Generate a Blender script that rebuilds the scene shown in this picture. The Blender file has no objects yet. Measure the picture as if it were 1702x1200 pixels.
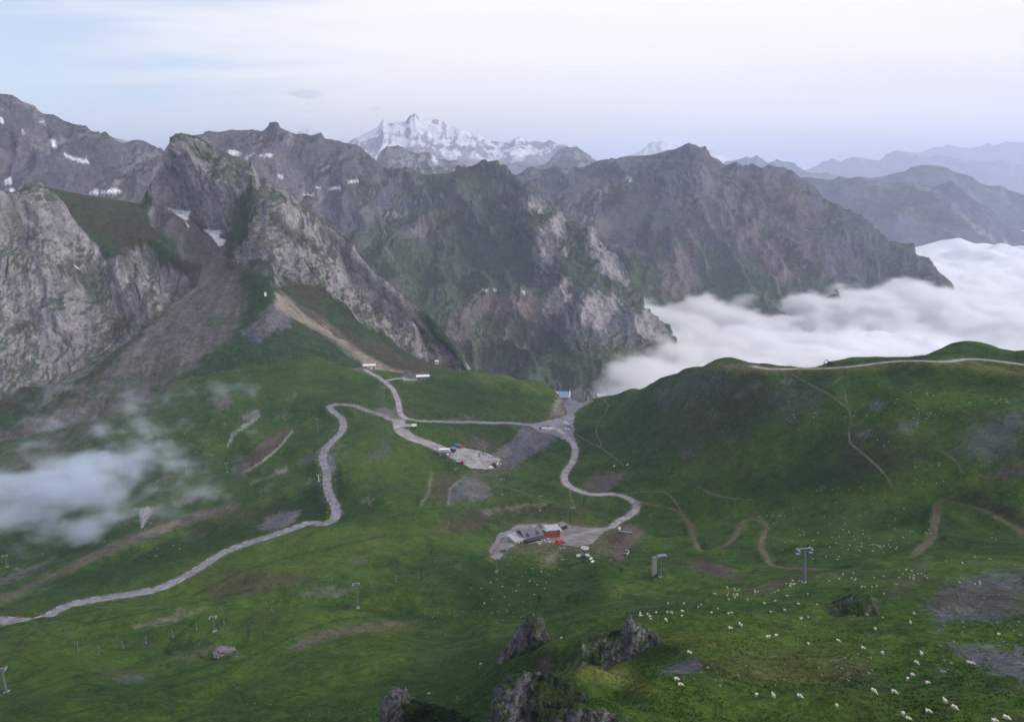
import bpy, bmesh, math, random
import numpy as np
from mathutils import Vector, Matrix, Euler

R = math.radians
rng = np.random.default_rng(7)
random.seed(7)
C = bpy.context.scene.collection
SC = bpy.context.scene

# ------------------------------------------------------------------ camera
F_PX = 1336.0                      # focal length in photo pixels (1702 wide)
PITCH = R(12.9)
CZ = 300.0                         # the drone's height over the scene datum
cam_d = bpy.data.cameras.new('camera')
cam_d.sensor_width = 36.0
cam_d.lens = 36.0 * F_PX / 1702.0
cam_d.clip_start = 1.0
cam_d.clip_end = 200000.0
cam = bpy.data.objects.new('camera', cam_d)
cam.location = (0, 0, CZ)
cam.rotation_euler = (R(90) - PITCH, 0, 0)
C.objects.link(cam)
SC.camera = cam

# ------------------------------------------------------------------ light
SUN_AZ, SUN_EL = R(108), R(29)       # azimuth from +Y towards +X
world = bpy.data.worlds.new('World')
SC.world = world
world.use_nodes = True
nt = world.node_tree
nt.nodes.clear()
def N(tree, typ, **kw):
    n = tree.nodes.new(typ)
    for k, v in kw.items():
        if k == 'inp':
            for kk, vv in v.items():
                n.inputs[kk].default_value = vv
        else:
            setattr(n, k, v)
    return n
L = lambda t, a, b: t.links.new(a, b)
wo = N(nt, 'ShaderNodeOutputWorld')
bg = N(nt, 'ShaderNodeBackground', inp={'Strength': 0.10})
sky = N(nt, 'ShaderNodeTexSky', sky_type='NISHITA', sun_disc=False, sun_elevation=SUN_EL, sun_rotation=SUN_AZ,
        altitude=2300.0, air_density=1.0, dust_density=1.4, ozone_density=1.5)
tc = N(nt, 'ShaderNodeTexCoord')
# high veil of cirrus and altostratus: streaks on a plane far above
sep = N(nt, 'ShaderNodeSeparateXYZ'); L(nt, tc.outputs['Generated'], sep.inputs[0])
zc = N(nt, 'ShaderNodeMath', operation='MAXIMUM', inp={1: 0.0}); L(nt, sep.outputs['Z'], zc.inputs[0])
za = N(nt, 'ShaderNodeMath', operation='ADD', inp={1: 0.12}); L(nt, zc.outputs[0], za.inputs[0])
dx = N(nt, 'ShaderNodeMath', operation='DIVIDE'); L(nt, sep.outputs['X'], dx.inputs[0]); L(nt, za.outputs[0], dx.inputs[1])
dy = N(nt, 'ShaderNodeMath', operation='DIVIDE'); L(nt, sep.outputs['Y'], dy.inputs[0]); L(nt, za.outputs[0], dy.inputs[1])
cb = N(nt, 'ShaderNodeCombineXYZ'); L(nt, dx.outputs[0], cb.inputs['X']); L(nt, dy.outputs[0], cb.inputs['Y'])
mp = N(nt, 'ShaderNodeMapping'); mp.inputs['Rotation'].default_value = (0, 0, R(-14)); mp.inputs['Scale'].default_value = (0.42, 1.15, 1)
mp.inputs['Location'].default_value = (1.3, 0.35, 0)
L(nt, cb.outputs[0], mp.inputs[0])
nz = N(nt, 'ShaderNodeTexNoise', noise_dimensions='3D', inp={'Scale': 1.1, 'Detail': 7.0, 'Roughness': 0.55, 'Distortion': 0.5})
L(nt, mp.outputs[0], nz.inputs['Vector'])
# the veil thickens from the left (west) of the view towards the right
xm = N(nt, 'ShaderNodeMapRange', inp={'From Min': -0.62, 'From Max': 0.10, 'To Min': -0.34, 'To Max': 0.34}); L(nt, sep.outputs['X'], xm.inputs['Value'])
ad = N(nt, 'ShaderNodeMath', operation='ADD'); L(nt, nz.outputs['Fac'], ad.inputs[0]); L(nt, xm.outputs[0], ad.inputs[1])
veil = N(nt, 'ShaderNodeMapRange', interpolation_type='SMOOTHSTEP', inp={'From Min': 0.22, 'From Max': 0.66, 'To Min': 0.30, 'To Max': 0.96})
L(nt, ad.outputs[0], veil.inputs['Value'])
# colour of the veil: brighter bands and lavender lower down
nz2 = N(nt, 'ShaderNodeTexNoise', inp={'Scale': 0.9, 'Detail': 6.0, 'Roughness': 0.5, 'Distortion': 0.3})
mp2 = N(nt, 'ShaderNodeMapping'); mp2.inputs['Scale'].default_value = (0.3, 1.5, 1); mp2.inputs['Rotation'].default_value = (0, 0, R(8))
L(nt, cb.outputs[0], mp2.inputs[0]); L(nt, mp2.outputs[0], nz2.inputs['Vector'])
hz = N(nt, 'ShaderNodeMapRange', interpolation_type='SMOOTHSTEP', inp={'From Min': 0.0, 'From Max': 0.16}); L(nt, sep.outputs['Z'], hz.inputs['Value'])
hm = N(nt, 'ShaderNodeMath', operation='MULTIPLY', inp={1: 0.75}); L(nt, hz.outputs[0], hm.inputs[0])
h2 = N(nt, 'ShaderNodeMath', operation='MULTIPLY_ADD', inp={1: 1.7, 2: -0.62}); L(nt, nz2.outputs['Fac'], h2.inputs[0])
h3 = N(nt, 'ShaderNodeMath', operation='ADD', use_clamp=True); L(nt, hm.outputs[0], h3.inputs[0]); L(nt, h2.outputs[0], h3.inputs[1])
vc = N(nt, 'ShaderNodeMix', data_type='RGBA')
vc.inputs['A'].default_value = (11.0, 10.5, 10.3, 1)
vc.inputs['B'].default_value = (12.0, 11.8, 11.7, 1)
L(nt, h3.outputs[0], vc.inputs['Factor'])
mx = N(nt, 'ShaderNodeMix', data_type='RGBA')
ssc = N(nt, 'ShaderNodeVectorMath', operation='SCALE', inp={'Scale': 1.5}); L(nt, sky.outputs[0], ssc.inputs[0])
L(nt, veil.outputs[0], mx.inputs['Factor']); L(nt, ssc.outputs[0], mx.inputs['A']); L(nt, vc.outputs['Result'], mx.inputs['B'])
L(nt, mx.outputs['Result'], bg.inputs['Color']); L(nt, bg.outputs[0], wo.inputs['Surface'])

sun_d = bpy.data.lights.new('sun', 'SUN')
sun_d.energy = 2.5
sun_d.angle = R(11)
sun_d.color = (1.0, 0.93, 0.88)
sun = bpy.data.objects.new('sun', sun_d)
S = Vector((math.cos(SUN_EL) * math.sin(SUN_AZ), math.cos(SUN_EL) * math.cos(SUN_AZ), math.sin(SUN_EL)))
sun.rotation_euler = (-S).to_track_quat('-Z', 'Y').to_euler()
sun.location = (400, -200, 900)
C.objects.link(sun)

SC.view_settings.view_transform = 'Standard'
SC.view_settings.look = 'None'
SC.view_settings.exposure = 0.0
SC.view_settings.gamma = 1.0
SC.view_settings.use_curve_mapping = False
cy = SC.cycles
cy.max_bounces = 9; cy.diffuse_bounces = 3; cy.glossy_bounces = 1; cy.transmission_bounces = 2
cy.volume_bounces = 6; cy.transparent_max_bounces = 12
cy.use_denoising = True
cy.use_adaptive_sampling = True; cy.adaptive_threshold = 0.02
cy.volume_max_steps = 256

# ------------------------------------------------------------------ helpers
CT, ST = math.cos(PITCH), math.sin(PITCH)
def pix_dir(px, py):
    u = (np.asarray(px, float) - 851.0) / F_PX; v = (600.0 - np.asarray(py, float)) / F_PX
    return u, CT + v * ST, -ST + v * CT
def azt(px, py):
    x, y, z = pix_dir(px, py)
    return np.arctan2(x, y), z / np.hypot(x, y)
def pt(px, py, r):                 # the world point seen at a photo pixel at ground distance r
    a, t = azt(px, py)
    r = np.asarray(r, float)
    return np.stack([r * np.sin(a), r * np.cos(a), CZ + t * r], -1)
def to_pix(P):
    x, y, z = P[..., 0], P[..., 1], P[..., 2] - CZ
    d = y * CT - z * ST
    v = (y * ST + z * CT) / np.maximum(d, 1e-3)
    return 851.0 + F_PX * x / np.maximum(d, 1e-3), 600.0 - F_PX * v

_p = rng.permutation(256).astype(np.int32); _p = np.concatenate([_p, _p])
_g = rng.normal(size=(256, 3)).astype(np.float32); _g /= np.linalg.norm(_g, axis=1, keepdims=True)
_g2 = rng.normal(size=(256, 2)).astype(np.float32); _g2 /= np.linalg.norm(_g2, axis=1, keepdims=True)
def noise3(x, y, z):
    x, y, z = np.broadcast_arrays(*[np.asarray(q, np.float32) for q in (x, y, z)])
    xi, yi, zi = np.floor(x).astype(np.int32), np.floor(y).astype(np.int32), np.floor(z).astype(np.int32)
    xf, yf, zf = x - xi, y - yi, z - zi
    u, v, w = (q * q * q * (q * (q * 6 - 15) + 10) for q in (xf, yf, zf))
    X = [xi & 255, (xi + 1) & 255]; out = 0
    for i in (0, 1):
        A = _p[X[i]]
        for j in (0, 1):
            B = _p[(A + ((yi + j) & 255)) & 255]
            for k in (0, 1):
                g = _g[_p[(B + ((zi + k) & 255)) & 255]]
                d = g[..., 0] * (xf - i) + g[..., 1] * (yf - j) + g[..., 2] * (zf - k)
                out = out + d * (u if i else 1 - u) * (v if j else 1 - v) * (w if k else 1 - w)
    return out * 1.6
def noise2(x, y):
    x, y = np.broadcast_arrays(np.asarray(x, np.float32), np.asarray(y, np.float32))
    xi, yi = np.floor(x).astype(np.int32), np.floor(y).astype(np.int32)
    xf, yf = x - xi, y - yi
    u, v = (q * q * q * (q * (q * 6 - 15) + 10) for q in (xf, yf)); out = 0
    for i in (0, 1):
        A = _p[(xi + i) & 255]
        for j in (0, 1):
            g = _g2[_p[(A + ((yi + j) & 255)) & 255]]
            out = out + (g[..., 0] * (xf - i) + g[..., 1] * (yf - j)) * (u if i else 1 - u) * (v if j else 1 - v)
    return out * 1.5
def fbm2(x, y, oct=4, gain=.5):
    s = 0; a = 1
    for o in range(oct):
        s = s + a * noise2(x + 13.7 * o, y - 7.3 * o); x = x * 2.03; y = y * 2.03; a *= gain
    return s
def fbm3(x, y, z, oct=4, gain=.5):
    s = 0; a = 1
    for o in range(oct):
        s = s + a * noise3(x + 13.7 * o, y - 7.3 * o, z + 3.1 * o); x = x * 2.03; y = y * 2.03; z = z * 2.03; a *= gain
    return s
def ridged3(x, y, z, oct=5, gain=.55, sharp=1.0):
    s = 0; a = 1; w = 1; tot = 0
    for o in range(oct):
        n = (1 - np.minimum(np.abs(noise3(x + 5.7 * o, y - 3.3 * o, z + 9.1 * o)) * 1.6, 1)) ** (1 + sharp)
        s = s + a * n * w; tot += a; w = np.clip(n * 1.6, 0, 1)
        x = x * 2.1; y = y * 2.1; z = z * 2.1; a *= gain
    return s / tot * 2 - 1
def sstep(a, b, x):
    t = np.clip((x - a) / (b - a), 0, 1); return t * t * (3 - 2 * t)
def mix(a, b, f):
    f = np.asarray(f)[..., None]; return a * (1 - f) + np.asarray(b, np.float32) * f
def catmull(pts, n):
    P = np.asarray(pts, float); k = len(P)
    if k == 2: 
        t = np.linspace(0, 1, n)[:, None]; return P[0] * (1 - t) + P[1] * t
    seg = np.r_[0, np.cumsum(np.linalg.norm(np.diff(P[:, :2], axis=0), axis=1))]
    t = np.linspace(0, seg[-1], n); i = np.clip(np.searchsorted(seg, t, side='right') - 1, 0, k - 2)
    f = ((t - seg[i]) / np.maximum(seg[i + 1] - seg[i], 1e-9))[:, None]
    m = np.gradient(P, seg, axis=0)
    h = (seg[i + 1] - seg[i])[:, None]
    return ((2 * f**3 - 3 * f**2 + 1) * P[i] + (f**3 - 2 * f**2 + f) * h * m[i] + (-2 * f**3 + 3 * f**2) * P[i + 1] + (f**3 - f**2) * h * m[i + 1])
def dist_line(px, py, line):
    d = np.full(px.shape, 1e9, np.float32)
    for (x0, y0), (x1, y1) in zip(line[:-1], line[1:]):
        vx, vy = x1 - x0, y1 - y0
        t = np.clip(((px - x0) * vx + (py - y0) * vy) / (vx * vx + vy * vy + 1e-9), 0, 1)
        d = np.minimum(d, np.hypot(px - x0 - t * vx, py - y0 - t * vy))
    return d
def poly_sd(px, py, poly):         # signed distance, positive inside
    P = list(poly) + [poly[0]]
    d = dist_line(px, py, P); ins = np.zeros(px.shape, bool)
    for (x0, y0), (x1, y1) in zip(P[:-1], P[1:]):
        if y0 == y1: continue
        ins ^= ((y0 > py) != (y1 > py)) & (px < (x1 - x0) * (py - y0) / (y1 - y0) + x0)
    return np.where(ins, d, -d)

def tagp(o, label=None, cat=None, group=None, kind=None):
    if label: o['label'] = label
    if cat: o['category'] = cat
    if group: o['group'] = group
    if kind: o['kind'] = kind
    return o
def grid_mesh(name, P, col=None, mat=None, kind=None, smooth=True):
    nv, nu = P.shape[:2]
    me = bpy.data.meshes.new(name)
    me.vertices.add(nu * nv); me.vertices.foreach_set('co', P.reshape(-1).astype(np.float32))
    idx = np.arange(nu * nv, dtype=np.int32).reshape(nv, nu)
    q = np.stack([idx[:-1, :-1], idx[:-1, 1:], idx[1:, 1:], idx[1:, :-1]], -1).reshape(-1)
    nf = len(q) // 4
    me.loops.add(len(q)); me.loops.foreach_set('vertex_index', q)
    me.polygons.add(nf); me.polygons.foreach_set('loop_start', np.arange(0, nf * 4, 4, dtype=np.int32))
    me.polygons.foreach_set('loop_total', np.full(nf, 4, np.int32))
    if smooth: me.polygons.foreach_set('use_smooth', np.ones(nf, bool))
    if col is not None:
        ca = me.color_attributes.new('Col', 'FLOAT_COLOR', 'POINT')
        c4 = np.ones((nu * nv, 4), np.float32); c4[:, :3] = col.reshape(-1, 3)
        ca.data.foreach_set('color', c4.reshape(-1))
    me.update(); me.validate()
    o = bpy.data.objects.new(name, me); C.objects.link(o)
    if mat: me.materials.append(mat)
    if kind: o['kind'] = kind
    return o

# ------------------------------------------------------------------ materials
def new_mat(name):
    m = bpy.data.materials.new(name); m.use_nodes = True
    t = m.node_tree; b = t.nodes['Principled BSDF']
    return m, t, b
def terrain_mat(name, scales, bump, amp=0.35, spec=0.15, rough=0.95):
    """vertex colour (what grows or lies there) x fine procedural grain, with bump"""
    m, t, b = new_mat(name)
    b.inputs['Roughness'].default_value = rough; b.inputs['Specular IOR Level'].default_value = spec
    at = N(t, 'ShaderNodeAttribute', attribute_name='Col')
    ge = N(t, 'ShaderNodeNewGeometry')
    cur = at.outputs['Color']; hsum = None; big = max(s for s, _, _ in scales)
    for i, (s, det, a) in enumerate(scales):
        n = N(t, 'ShaderNodeTexNoise', inp={'Scale': s, 'Detail': det, 'Roughness': 0.6, 'Distortion': 0.2}); L(t, ge.outputs['Position'], n.inputs['Vector'])
        r = N(t, 'ShaderNodeMapRange', inp={'From Min': 0.3, 'From Max': 0.7, 'To Min': 1 - a, 'To Max': 1 + a}); L(t, n.outputs['Fac'], r.inputs['Value'])
        v = N(t, 'ShaderNodeVectorMath', operation='SCALE'); L(t, cur, v.inputs[0]); L(t, r.outputs[0], v.inputs['Scale'])
        cur = v.outputs[0]
        k = N(t, 'ShaderNodeMath', operation='MULTIPLY_ADD', inp={1: (big / s) ** .8, 2: 0.0}); L(t, n.outputs['Fac'], k.inputs[0])
        if hsum is not None: L(t, hsum, k.inputs[2])
        hsum = k.outputs[0]
    L(t, cur, b.inputs['Base Color'])
    bp = N(t, 'ShaderNodeBump', inp={'Strength': bump[0], 'Distance': bump[1]}); L(t, hsum, bp.inputs['Height']); L(t, bp.outputs[0], b.inputs['Normal'])
    return m
M_ground = terrain_mat('pasture', [(3.2, 4, 0.26), (0.9, 5, 0.36), (0.30, 5, 0.26), (0.10, 4, .14)], (0.9, .35))
M_rock = terrain_mat('mountain_rock', [(0.34, 5, 0.26), (0.10, 6, 0.32), (0.02, 5, 0.18)], (1.0, 1.8))
M_far = terrain_mat('distant_rock', [(0.01, 6, 0.25)], (0.6, 60.0))

# palette: surface colours; dark rock carries some painted blue of distance haze
K = dict(g1=(.031, .078, .009), g2=(.051, .102, .013), gd=(.013, .037, .007), gl=(.098, .142, .022), gy=(.110, .118, .030),
         rock=(.200, .190, .212), rockL=(.33, .308, .325), rockD=(.100, .102, .130), scree=(.145, .138, .142), pscree=(.105, .092, .100), mgreen=(.046, .080, .036), mscree=(.165, .130, .138), mdark=(.060, .062, .082),
         tan=(.260, .225, .185), dirt=(.120, .098, .088), gravel=(.340, .325, .325), heath=(.040, .042, .022), slate=(.100, .105, .135),
         snow=(.66, .68, .74), green2=(.024, .052, .018), brown=(.075, .058, .046))
K = {k: np.array(v, np.float32) for k, v in K.items()}
# ------------------------------------------------------------------ the ground: one height field around the camera
def ztop(z, r): return (z - CZ) / r
GC = [  # (px, py, ground distance) of points seen in the photograph
 # bottom edge and foreground
 (-150,1230,260),(0,1200,235),(150,1200,222),(300,1200,205),(450,1200,190),(600,1200,172),(700,1195,160),
 (0,1110,300),(200,1110,285),(400,1100,265),(600,1100,240),(720,1110,222),(800,1075,235),
 (-150,1060,400),(0,1031,392),(110,1010,402),(200,992,410),(300,957,424),(400,905,448),(480,880,475),(550,868,498),
 (150,1060,335),(350,1030,335),(500,1000,335),(500,940,390),(650,1030,300),(650,960,360),(620,900,430),(760,1000,320),(760,930,390),
 (780,1160,165),
 (860,1200,150),(900,1200,146),(960,1200,128),(1010,1200,100),(1060,1200,88),(880,1160,158),(940,1150,140),(1000,1150,92),(1000,1103,104),(950,1108,103),(1080,1150,98),(1100,1112,110),(1150,1200,92),
 (1300,1200,95),(1500,1200,97),(1702,1200,100),(1850,1200,104),
 (1200,1120,112),(1400,1120,116),(1600,1120,122),(1750,1120,126),
 (1140,1080,124),(1110,1115,120),(1060,1118,124),(1150,1055,138),(1250,1060,140),(1450,1060,148),(1650,1060,160),
 (1100,1035,158),(1250,1035,162),(1400,1035,172),(1600,1010,200),
 (1180,1000,205),(1300,995,212),(1420,1005,196),(1550,975,240),(1702,950,262),
 (1000,1112,128),(960,1095,146),(900,1100,160),(860,1130,158),
 (950,1020,270),(860,1010,305),(1050,1000,255),(1000,960,340),(1100,965,330),(1200,980,265),(1337,966,262),(1450,950,290),(1600,925,330),(1702,915,345),
 (1150,930,385),(1250,925,375),(1350,940,330),(1100,905,440),(1200,900,425),(1300,905,400),(1450,905,385),(1550,880,405),(1702,870,420),
 # the middle: restaurant, valley
 (820,940,400),(850,905,455),(920,905,455),(980,905,452),(920,880,500),(870,880,500),(980,885,490),(1040,880,480),(1065,835,560),
 (700,870,470),(600,865,492),(770,850,505),(850,845,520),(950,840,530),(1000,825,575),(1200,850,500),(1130,850,525),(1270,862,470),
 (720,810,560),(780,830,545),(830,800,590),(950,790,600),(930,760,640),(640,840,515),(640,790,565),(650,745,625),(600,770,600),
 (740,765,625),(800,778,620),(700,735,662),(830,755,645),(860,735,668),(780,735,665),(900,740,668),
 (560,850,515),(548,820,545),(538,780,588),(545,745,628),(570,710,672),(560,680,735),(610,685,722),
 (660,697,712),(700,697,715),(780,702,715),(860,703,715),(930,712,705),(900,702,716),(955,690,735),(975,663,800),(938,668,800),
 (930,655,850),(655,665,775),(660,640,835),(625,620,900),(700,630,868),(760,665,790),(850,665,780),(720,680,742),
 (800,640,840),(790,614,900),(710,617,905),(850,625,885),(900,642,862),(650,626,880),(830,690,735),(740,650,810),
 # left: the far side of the gully and the long slope
 (500,830,560),(450,800,620),(400,845,575),(300,870,560),(200,905,535),(80,960,495),(-20,985,480),(-150,1010,470),
 (330,840,620),(250,850,630),(150,890,605),(0,930,585),(480,770,640),(480,720,730),(400,740,700),(300,780,700),(200,820,690),(100,850,680),(0,870,670),(-150,900,660),
 (540,700,720),(500,670,780),(420,690,775),(300,710,780),(200,740,790),(100,770,800),(0,800,800),(-150,830,800),
 (580,650,820),(500,620,860),(400,640,870),(300,665,880),(200,700,890),(100,730,900),(0,760,905),(-150,780,910),
 (600,614,930),(500,585,935),(400,600,945),(300,630,950),(200,665,960),(100,700,960),(0,730,970),
 # right hill
 (1000,657,800),(1050,642,760),(1100,630,715),(1150,612,670),(1190,605,640),(1250,604,630),(1380,604,610),(1480,594,606),(1540,590,600),(1590,580,640),(1640,592,650),(1702,606,640),(1850,640,640),
 (1200,612,610),(1270,618,585),(1400,612,570),(1540,604,560),(1702,618,560),(1850,645,560),
 (1000,690,735),(1000,740,655),(1050,790,590),(980,760,632),
 (1100,680,640),(1100,740,600),(1120,800,560),(1200,660,600),(1200,720,570),(1200,790,535),(1300,660,565),(1300,730,530),(1300,800,500),
 (1400,650,555),(1400,720,515),(1400,800,480),(1500,640,545),(1500,700,510),(1500,780,470),(1600,650,535),(1600,720,490),(1600,790,445),(1702,660,520),(1702,730,470),(1702,790,430),(1850,740,450),
 (1400,860,445),(1550,830,450),(1650,840,435),(1850,860,410),
]
GH = []  # hidden support points: (px, distance, height)
for px in (-150, 0, 150, 300, 450, 600): GH.append((px, 1110, 300 - 410))
GH += [(640,1050,0),(750,1030,-20),(850,1000,-40),(930,960,-30),(1000,920,-60),(1080,880,-70),(1180,800,-70),(1280,780,-70),(1400,770,-70),(1550,780,-70),(1702,780,-70),(1850,780,-70)]
for px in (-150, 200, 500, 800, 1000, 1300, 1600, 1850):
    GH.append((px, 1500, -260)); GH.append((px, 28, 262))
    GH.append((px, 50, 246 if px > 700 else 225))
A, LR, T = [], [], []
for px, py, r in GC:
    a, t = azt(px, py); A.append(a); LR.append(math.log(r)); T.append(t)
for px, r, z in GH:
    a, _ = azt(px, 800); A.append(a); LR.append(math.log(r)); T.append((z - CZ) / r)
A, LR, T = map(np.array, (A, LR, T))
SA, SL = 4.2, 2.6
X = np.stack([A * SA, LR * SL], 1)
def kern(d): return np.sqrt(d * d + 0.012 ** 2)
D = np.linalg.norm(X[:, None] - X[None], axis=2)
n = len(X)
Mx = np.zeros((n + 3, n + 3)); Mx[:n, :n] = kern(D) ; Mx[np.arange(n), np.arange(n)] += 0.004 * -1
Mx[:n, n] = 1; Mx[:n, n + 1:] = X; Mx[n:, :n] = Mx[:n, n:].T
W = np.linalg.solve(Mx, np.r_[T, 0, 0, 0])
NU, NV = 1240, 590
AZ = np.linspace(R(-52), R(52), NU)
LRG = np.concatenate([np.linspace(math.log(30), math.log(82), 30, endpoint=False), np.linspace(math.log(82), math.log(1010), NV - 50, endpoint=False), np.linspace(math.log(1010), math.log(1500), 20)])
def rbf(a, lr):
    a = np.atleast_1d(a); q = np.zeros(a.shape); Xa = a * SA; Xl = lr * SL
    for i in range(n): q += W[i] * kern(np.hypot(Xa - X[i, 0], Xl - X[i, 1]))
    return q + W[n] + W[n + 1] * Xa + W[n + 2] * Xl
# evaluate coarse, refine by interpolation in both directions
ca, cl = np.linspace(AZ[0], AZ[-1], 357), np.linspace(LRG[0], LRG[-1], 301)
Tc = rbf(*np.meshgrid(ca, cl))
def blur(Z, k):                    # soften the creases of the interpolant
    for ax in (0, 1):
        pad = [(k, k) if i == ax else (0, 0) for i in (0, 1)]
        Zp = np.pad(Z, pad, mode='edge'); w = np.hanning(2 * k + 3)[1:-1]; w /= w.sum()
        Z = sum(w[j] * np.take(Zp, range(j, j + Z.shape[ax]), axis=ax) for j in range(2 * k + 1))
    return Z
Tc = blur(Tc, 3)
fi = (AZ - ca[0]) / (ca[1] - ca[0]); fj = (LRG - cl[0]) / (cl[1] - cl[0])
def bil(Z, fj, fi):
    j = np.clip(fj.astype(int), 0, Z.shape[0] - 2); i = np.clip(fi.astype(int), 0, Z.shape[1] - 2)
    b, a = fj - j, fi - i
    return Z[j, i] * (1 - a) * (1 - b) + Z[j, i + 1] * a * (1 - b) + Z[j + 1, i] * (1 - a) * b + Z[j + 1, i + 1] * a * b
FJ, FI = np.meshgrid(fj, fi, indexing='ij')
TG = bil(Tc, FJ, FI)
RG = np.exp(LRG)[:, None] * np.ones(NU)[None]
GX, GY = RG * np.sin(AZ)[None], RG * np.cos(AZ)[None]
Z = CZ + TG * RG
# relief on top: knolls, drainage, tussocks, each only where the grid can carry it
spac = RG * (LRG[300] - LRG[299])
def octv(wl, amp, ridge=False, ax=1.0, ay=1.0, rot=0.0):
    fade = sstep(1.6, 3.5, wl / spac)
    c, s = math.cos(rot), math.sin(rot)
    x = (GX * c + GY * s) / wl * ax; y = (-GX * s + GY * c) / wl * ay
    v = noise2(x + wl, y - wl)
    if ridge: v = 1 - 2.2 * np.abs(v)
    return v * amp * fade
farw = sstep(90, 330, RG) * (1 - .6 * sstep(R(8), R(14), AZ)[None] * sstep(460, 420, RG))
Z += octv(110, 5.0) * farw + octv(55, 4.0) * farw + octv(26, 2.2) * sstep(70, 200, RG) + octv(12, 1.0) + octv(6, .45) + octv(3, .10) + octv(1.5, .055) + octv(.8, .03)
Z += octv(46, 2.6, True, 1.0, .3, R(35)) * farw * sstep(440, 540, RG) + octv(60, 1.6, True, .35, 1.0, R(-20)) * farw * sstep(560, 440, RG)
# terracettes: small steps along the contours on the near slopes
Z += .10 * np.sin(Z * 2.6 + 2.0 * noise2(GX / 9, GY / 9)) * sstep(3.5, 1.2, spac) * sstep(.0, .35, noise2(GX / 30, GY / 30) + .25)

GUL = np.exp(-(noise2(GX / 48 + .4 * noise2(GX / 20, GY / 20), GY / 80 + 4) / .030) ** 2) * sstep(-.1, .35, noise2(GX / 90, GY / 90 + 3)) * farw
Z -= 1.1 * GUL
def col_of(a): return (a - AZ[0]) / (AZ[1] - AZ[0])
def row_of(r): return np.interp(np.log(r), LRG, np.arange(NV))
def ground_z(x, y):
    x, y = np.asarray(x, float), np.asarray(y, float)
    return bil(Z, row_of(np.hypot(x, y)), col_of(np.arctan2(x, y)))
def hit(px, py, rmin=None, rmax=None):          # first point of the ground seen at a photo pixel
    px, py = np.atleast_1d(px).astype(float), np.atleast_1d(py).astype(float)
    out = np.zeros((len(px), 3))
    for k in range(len(px)):
        a, t = azt(px[k], py[k]); f = col_of(a); i = int(np.clip(f, 0, NU - 2)); w = f - i
        prof = ((Z[:, i] * (1 - w) + Z[:, i + 1] * w) - CZ) / RG[:, 0]
        ok = prof >= t
        if rmin: ok &= RG[:, 0] > rmin
        if rmax: ok &= RG[:, 0] < rmax
        js = np.nonzero(ok)[0]; j = js[0] if len(js) else int(np.argmax(np.where(RG[:, 0] < (rmax or 1e9), prof, -9)))
        if j > 0 and prof[j] > prof[j - 1] and len(js): 
            q = np.clip((t - prof[j - 1]) / (prof[j] - prof[j - 1]), 0, 1); r = math.exp(LRG[j - 1] * (1 - q) + LRG[j] * q)
        else: r = RG[j, 0]
        out[k] = (r * math.sin(a), r * math.cos(a), 0)
    out[:, 2] = ground_z(out[:, 0], out[:, 1])
    return out

# ------------------------------------------------------------------ roads, tracks and car parks: first cut into the ground
ROADS = []   # (name, photo polyline, half width m, material key, rmin)
def road(name, line, hw, mat, rmin=None, n=None, flat=1.0): ROADS.append((name, line, hw, mat, rmin, n, flat))
road('road', [(-160,1052),(0,1030),(110,1011),(200,993),(255,978),(300,958),(350,934),(400,907),(440,890),(480,880),(520,873),(545,868),(560,858),(559,845),(549,825),(543,805),(544,785),(536,765),(538,752),(552,735),(567,718),(571,706),(566,692),(550,682),(543,676),(552,671),(575,671),(600,677),(630,688),(665,697),(700,700),(780,702),(860,703),(905,706),(930,704),(950,690),(968,672),(980,661)], 2.45, 'asphalt', 330)
road('track', [(600,611),(622,622),(640,634),(655,650),(662,670),(666,688),(676,698)], 2.3, 'gravel', 600)
road('track', [(662,697),(666,712),(685,726),(712,738),(735,748),(760,757),(790,768),(820,775)], 5.5, 'gravel', 500)
road('track', [(640,632),(668,630),(700,630)], 2.2, 'gravel', 700)
road('road', [(925,712),(945,728),(957,745),(953,765),(940,785),(937,792),(945,806),(965,818),(1000,824),(1035,825),(1055,831),(1060,842),(1048,858),(1020,872),(985,884),(950,890)], 2.5, 'gravel', 400)
road('track', [(1062,835),(1100,842),(1132,850),(1146,872),(1156,900),(1166,914),(1195,909),(1222,890),(1236,870),(1252,862),(1268,862),(1277,874),(1266,895),(1266,915),(1280,935),(1310,944),(1360,942),(1395,940)], 1.25, 'earth_track', 280)
road('track', [(1512,923),(1528,913),(1545,902),(1556,860),(1562,826),(1590,824),(1640,850),(1720,900)], 1.5, 'faint_track', 280)
road('track', [(1252,610),(1275,614),(1340,614),(1400,610),(1450,605),(1500,599),(1560,596),(1620,599),(1720,606),(1800,618)], 2.1, 'gravel', 520)
KEEP = Z.copy()
RLINES = []
for (name, line, hw, mk, rmin, nn, flat) in ROADS:
    nn = nn or max(16, len(line) * 9)
    pl = catmull(line, nn)
    P = hit(pl[:, 0], pl[:, 1], rmin)
    # re-space and smooth in the world
    for _ in range(3):
        seg = np.r_[0, np.cumsum(np.linalg.norm(np.diff(P[:, :2], axis=0), axis=1))]
        m = max(8, int(seg[-1] / 3.0)); tt = np.linspace(0, seg[-1], m)
        P = np.stack([np.interp(tt, seg, P[:, k]) for k in range(3)], 1)
        for _ in range(3): P[1:-1] = P[1:-1] * .5 + (P[:-2] + P[2:]) * .25
    P[:, 2] = ground_z(P[:, 0], P[:, 1])
    z = P[:, 2].copy(); k = 15
    zp = np.pad(z, k, mode='edge'); w = np.hanning(2 * k + 3)[1:-1]; w /= w.sum()
    P[:, 2] = np.convolve(zp, w, 'valid')
    RLINES.append(P)
ROADD = np.full(Z.shape, 99., np.float32)
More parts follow.
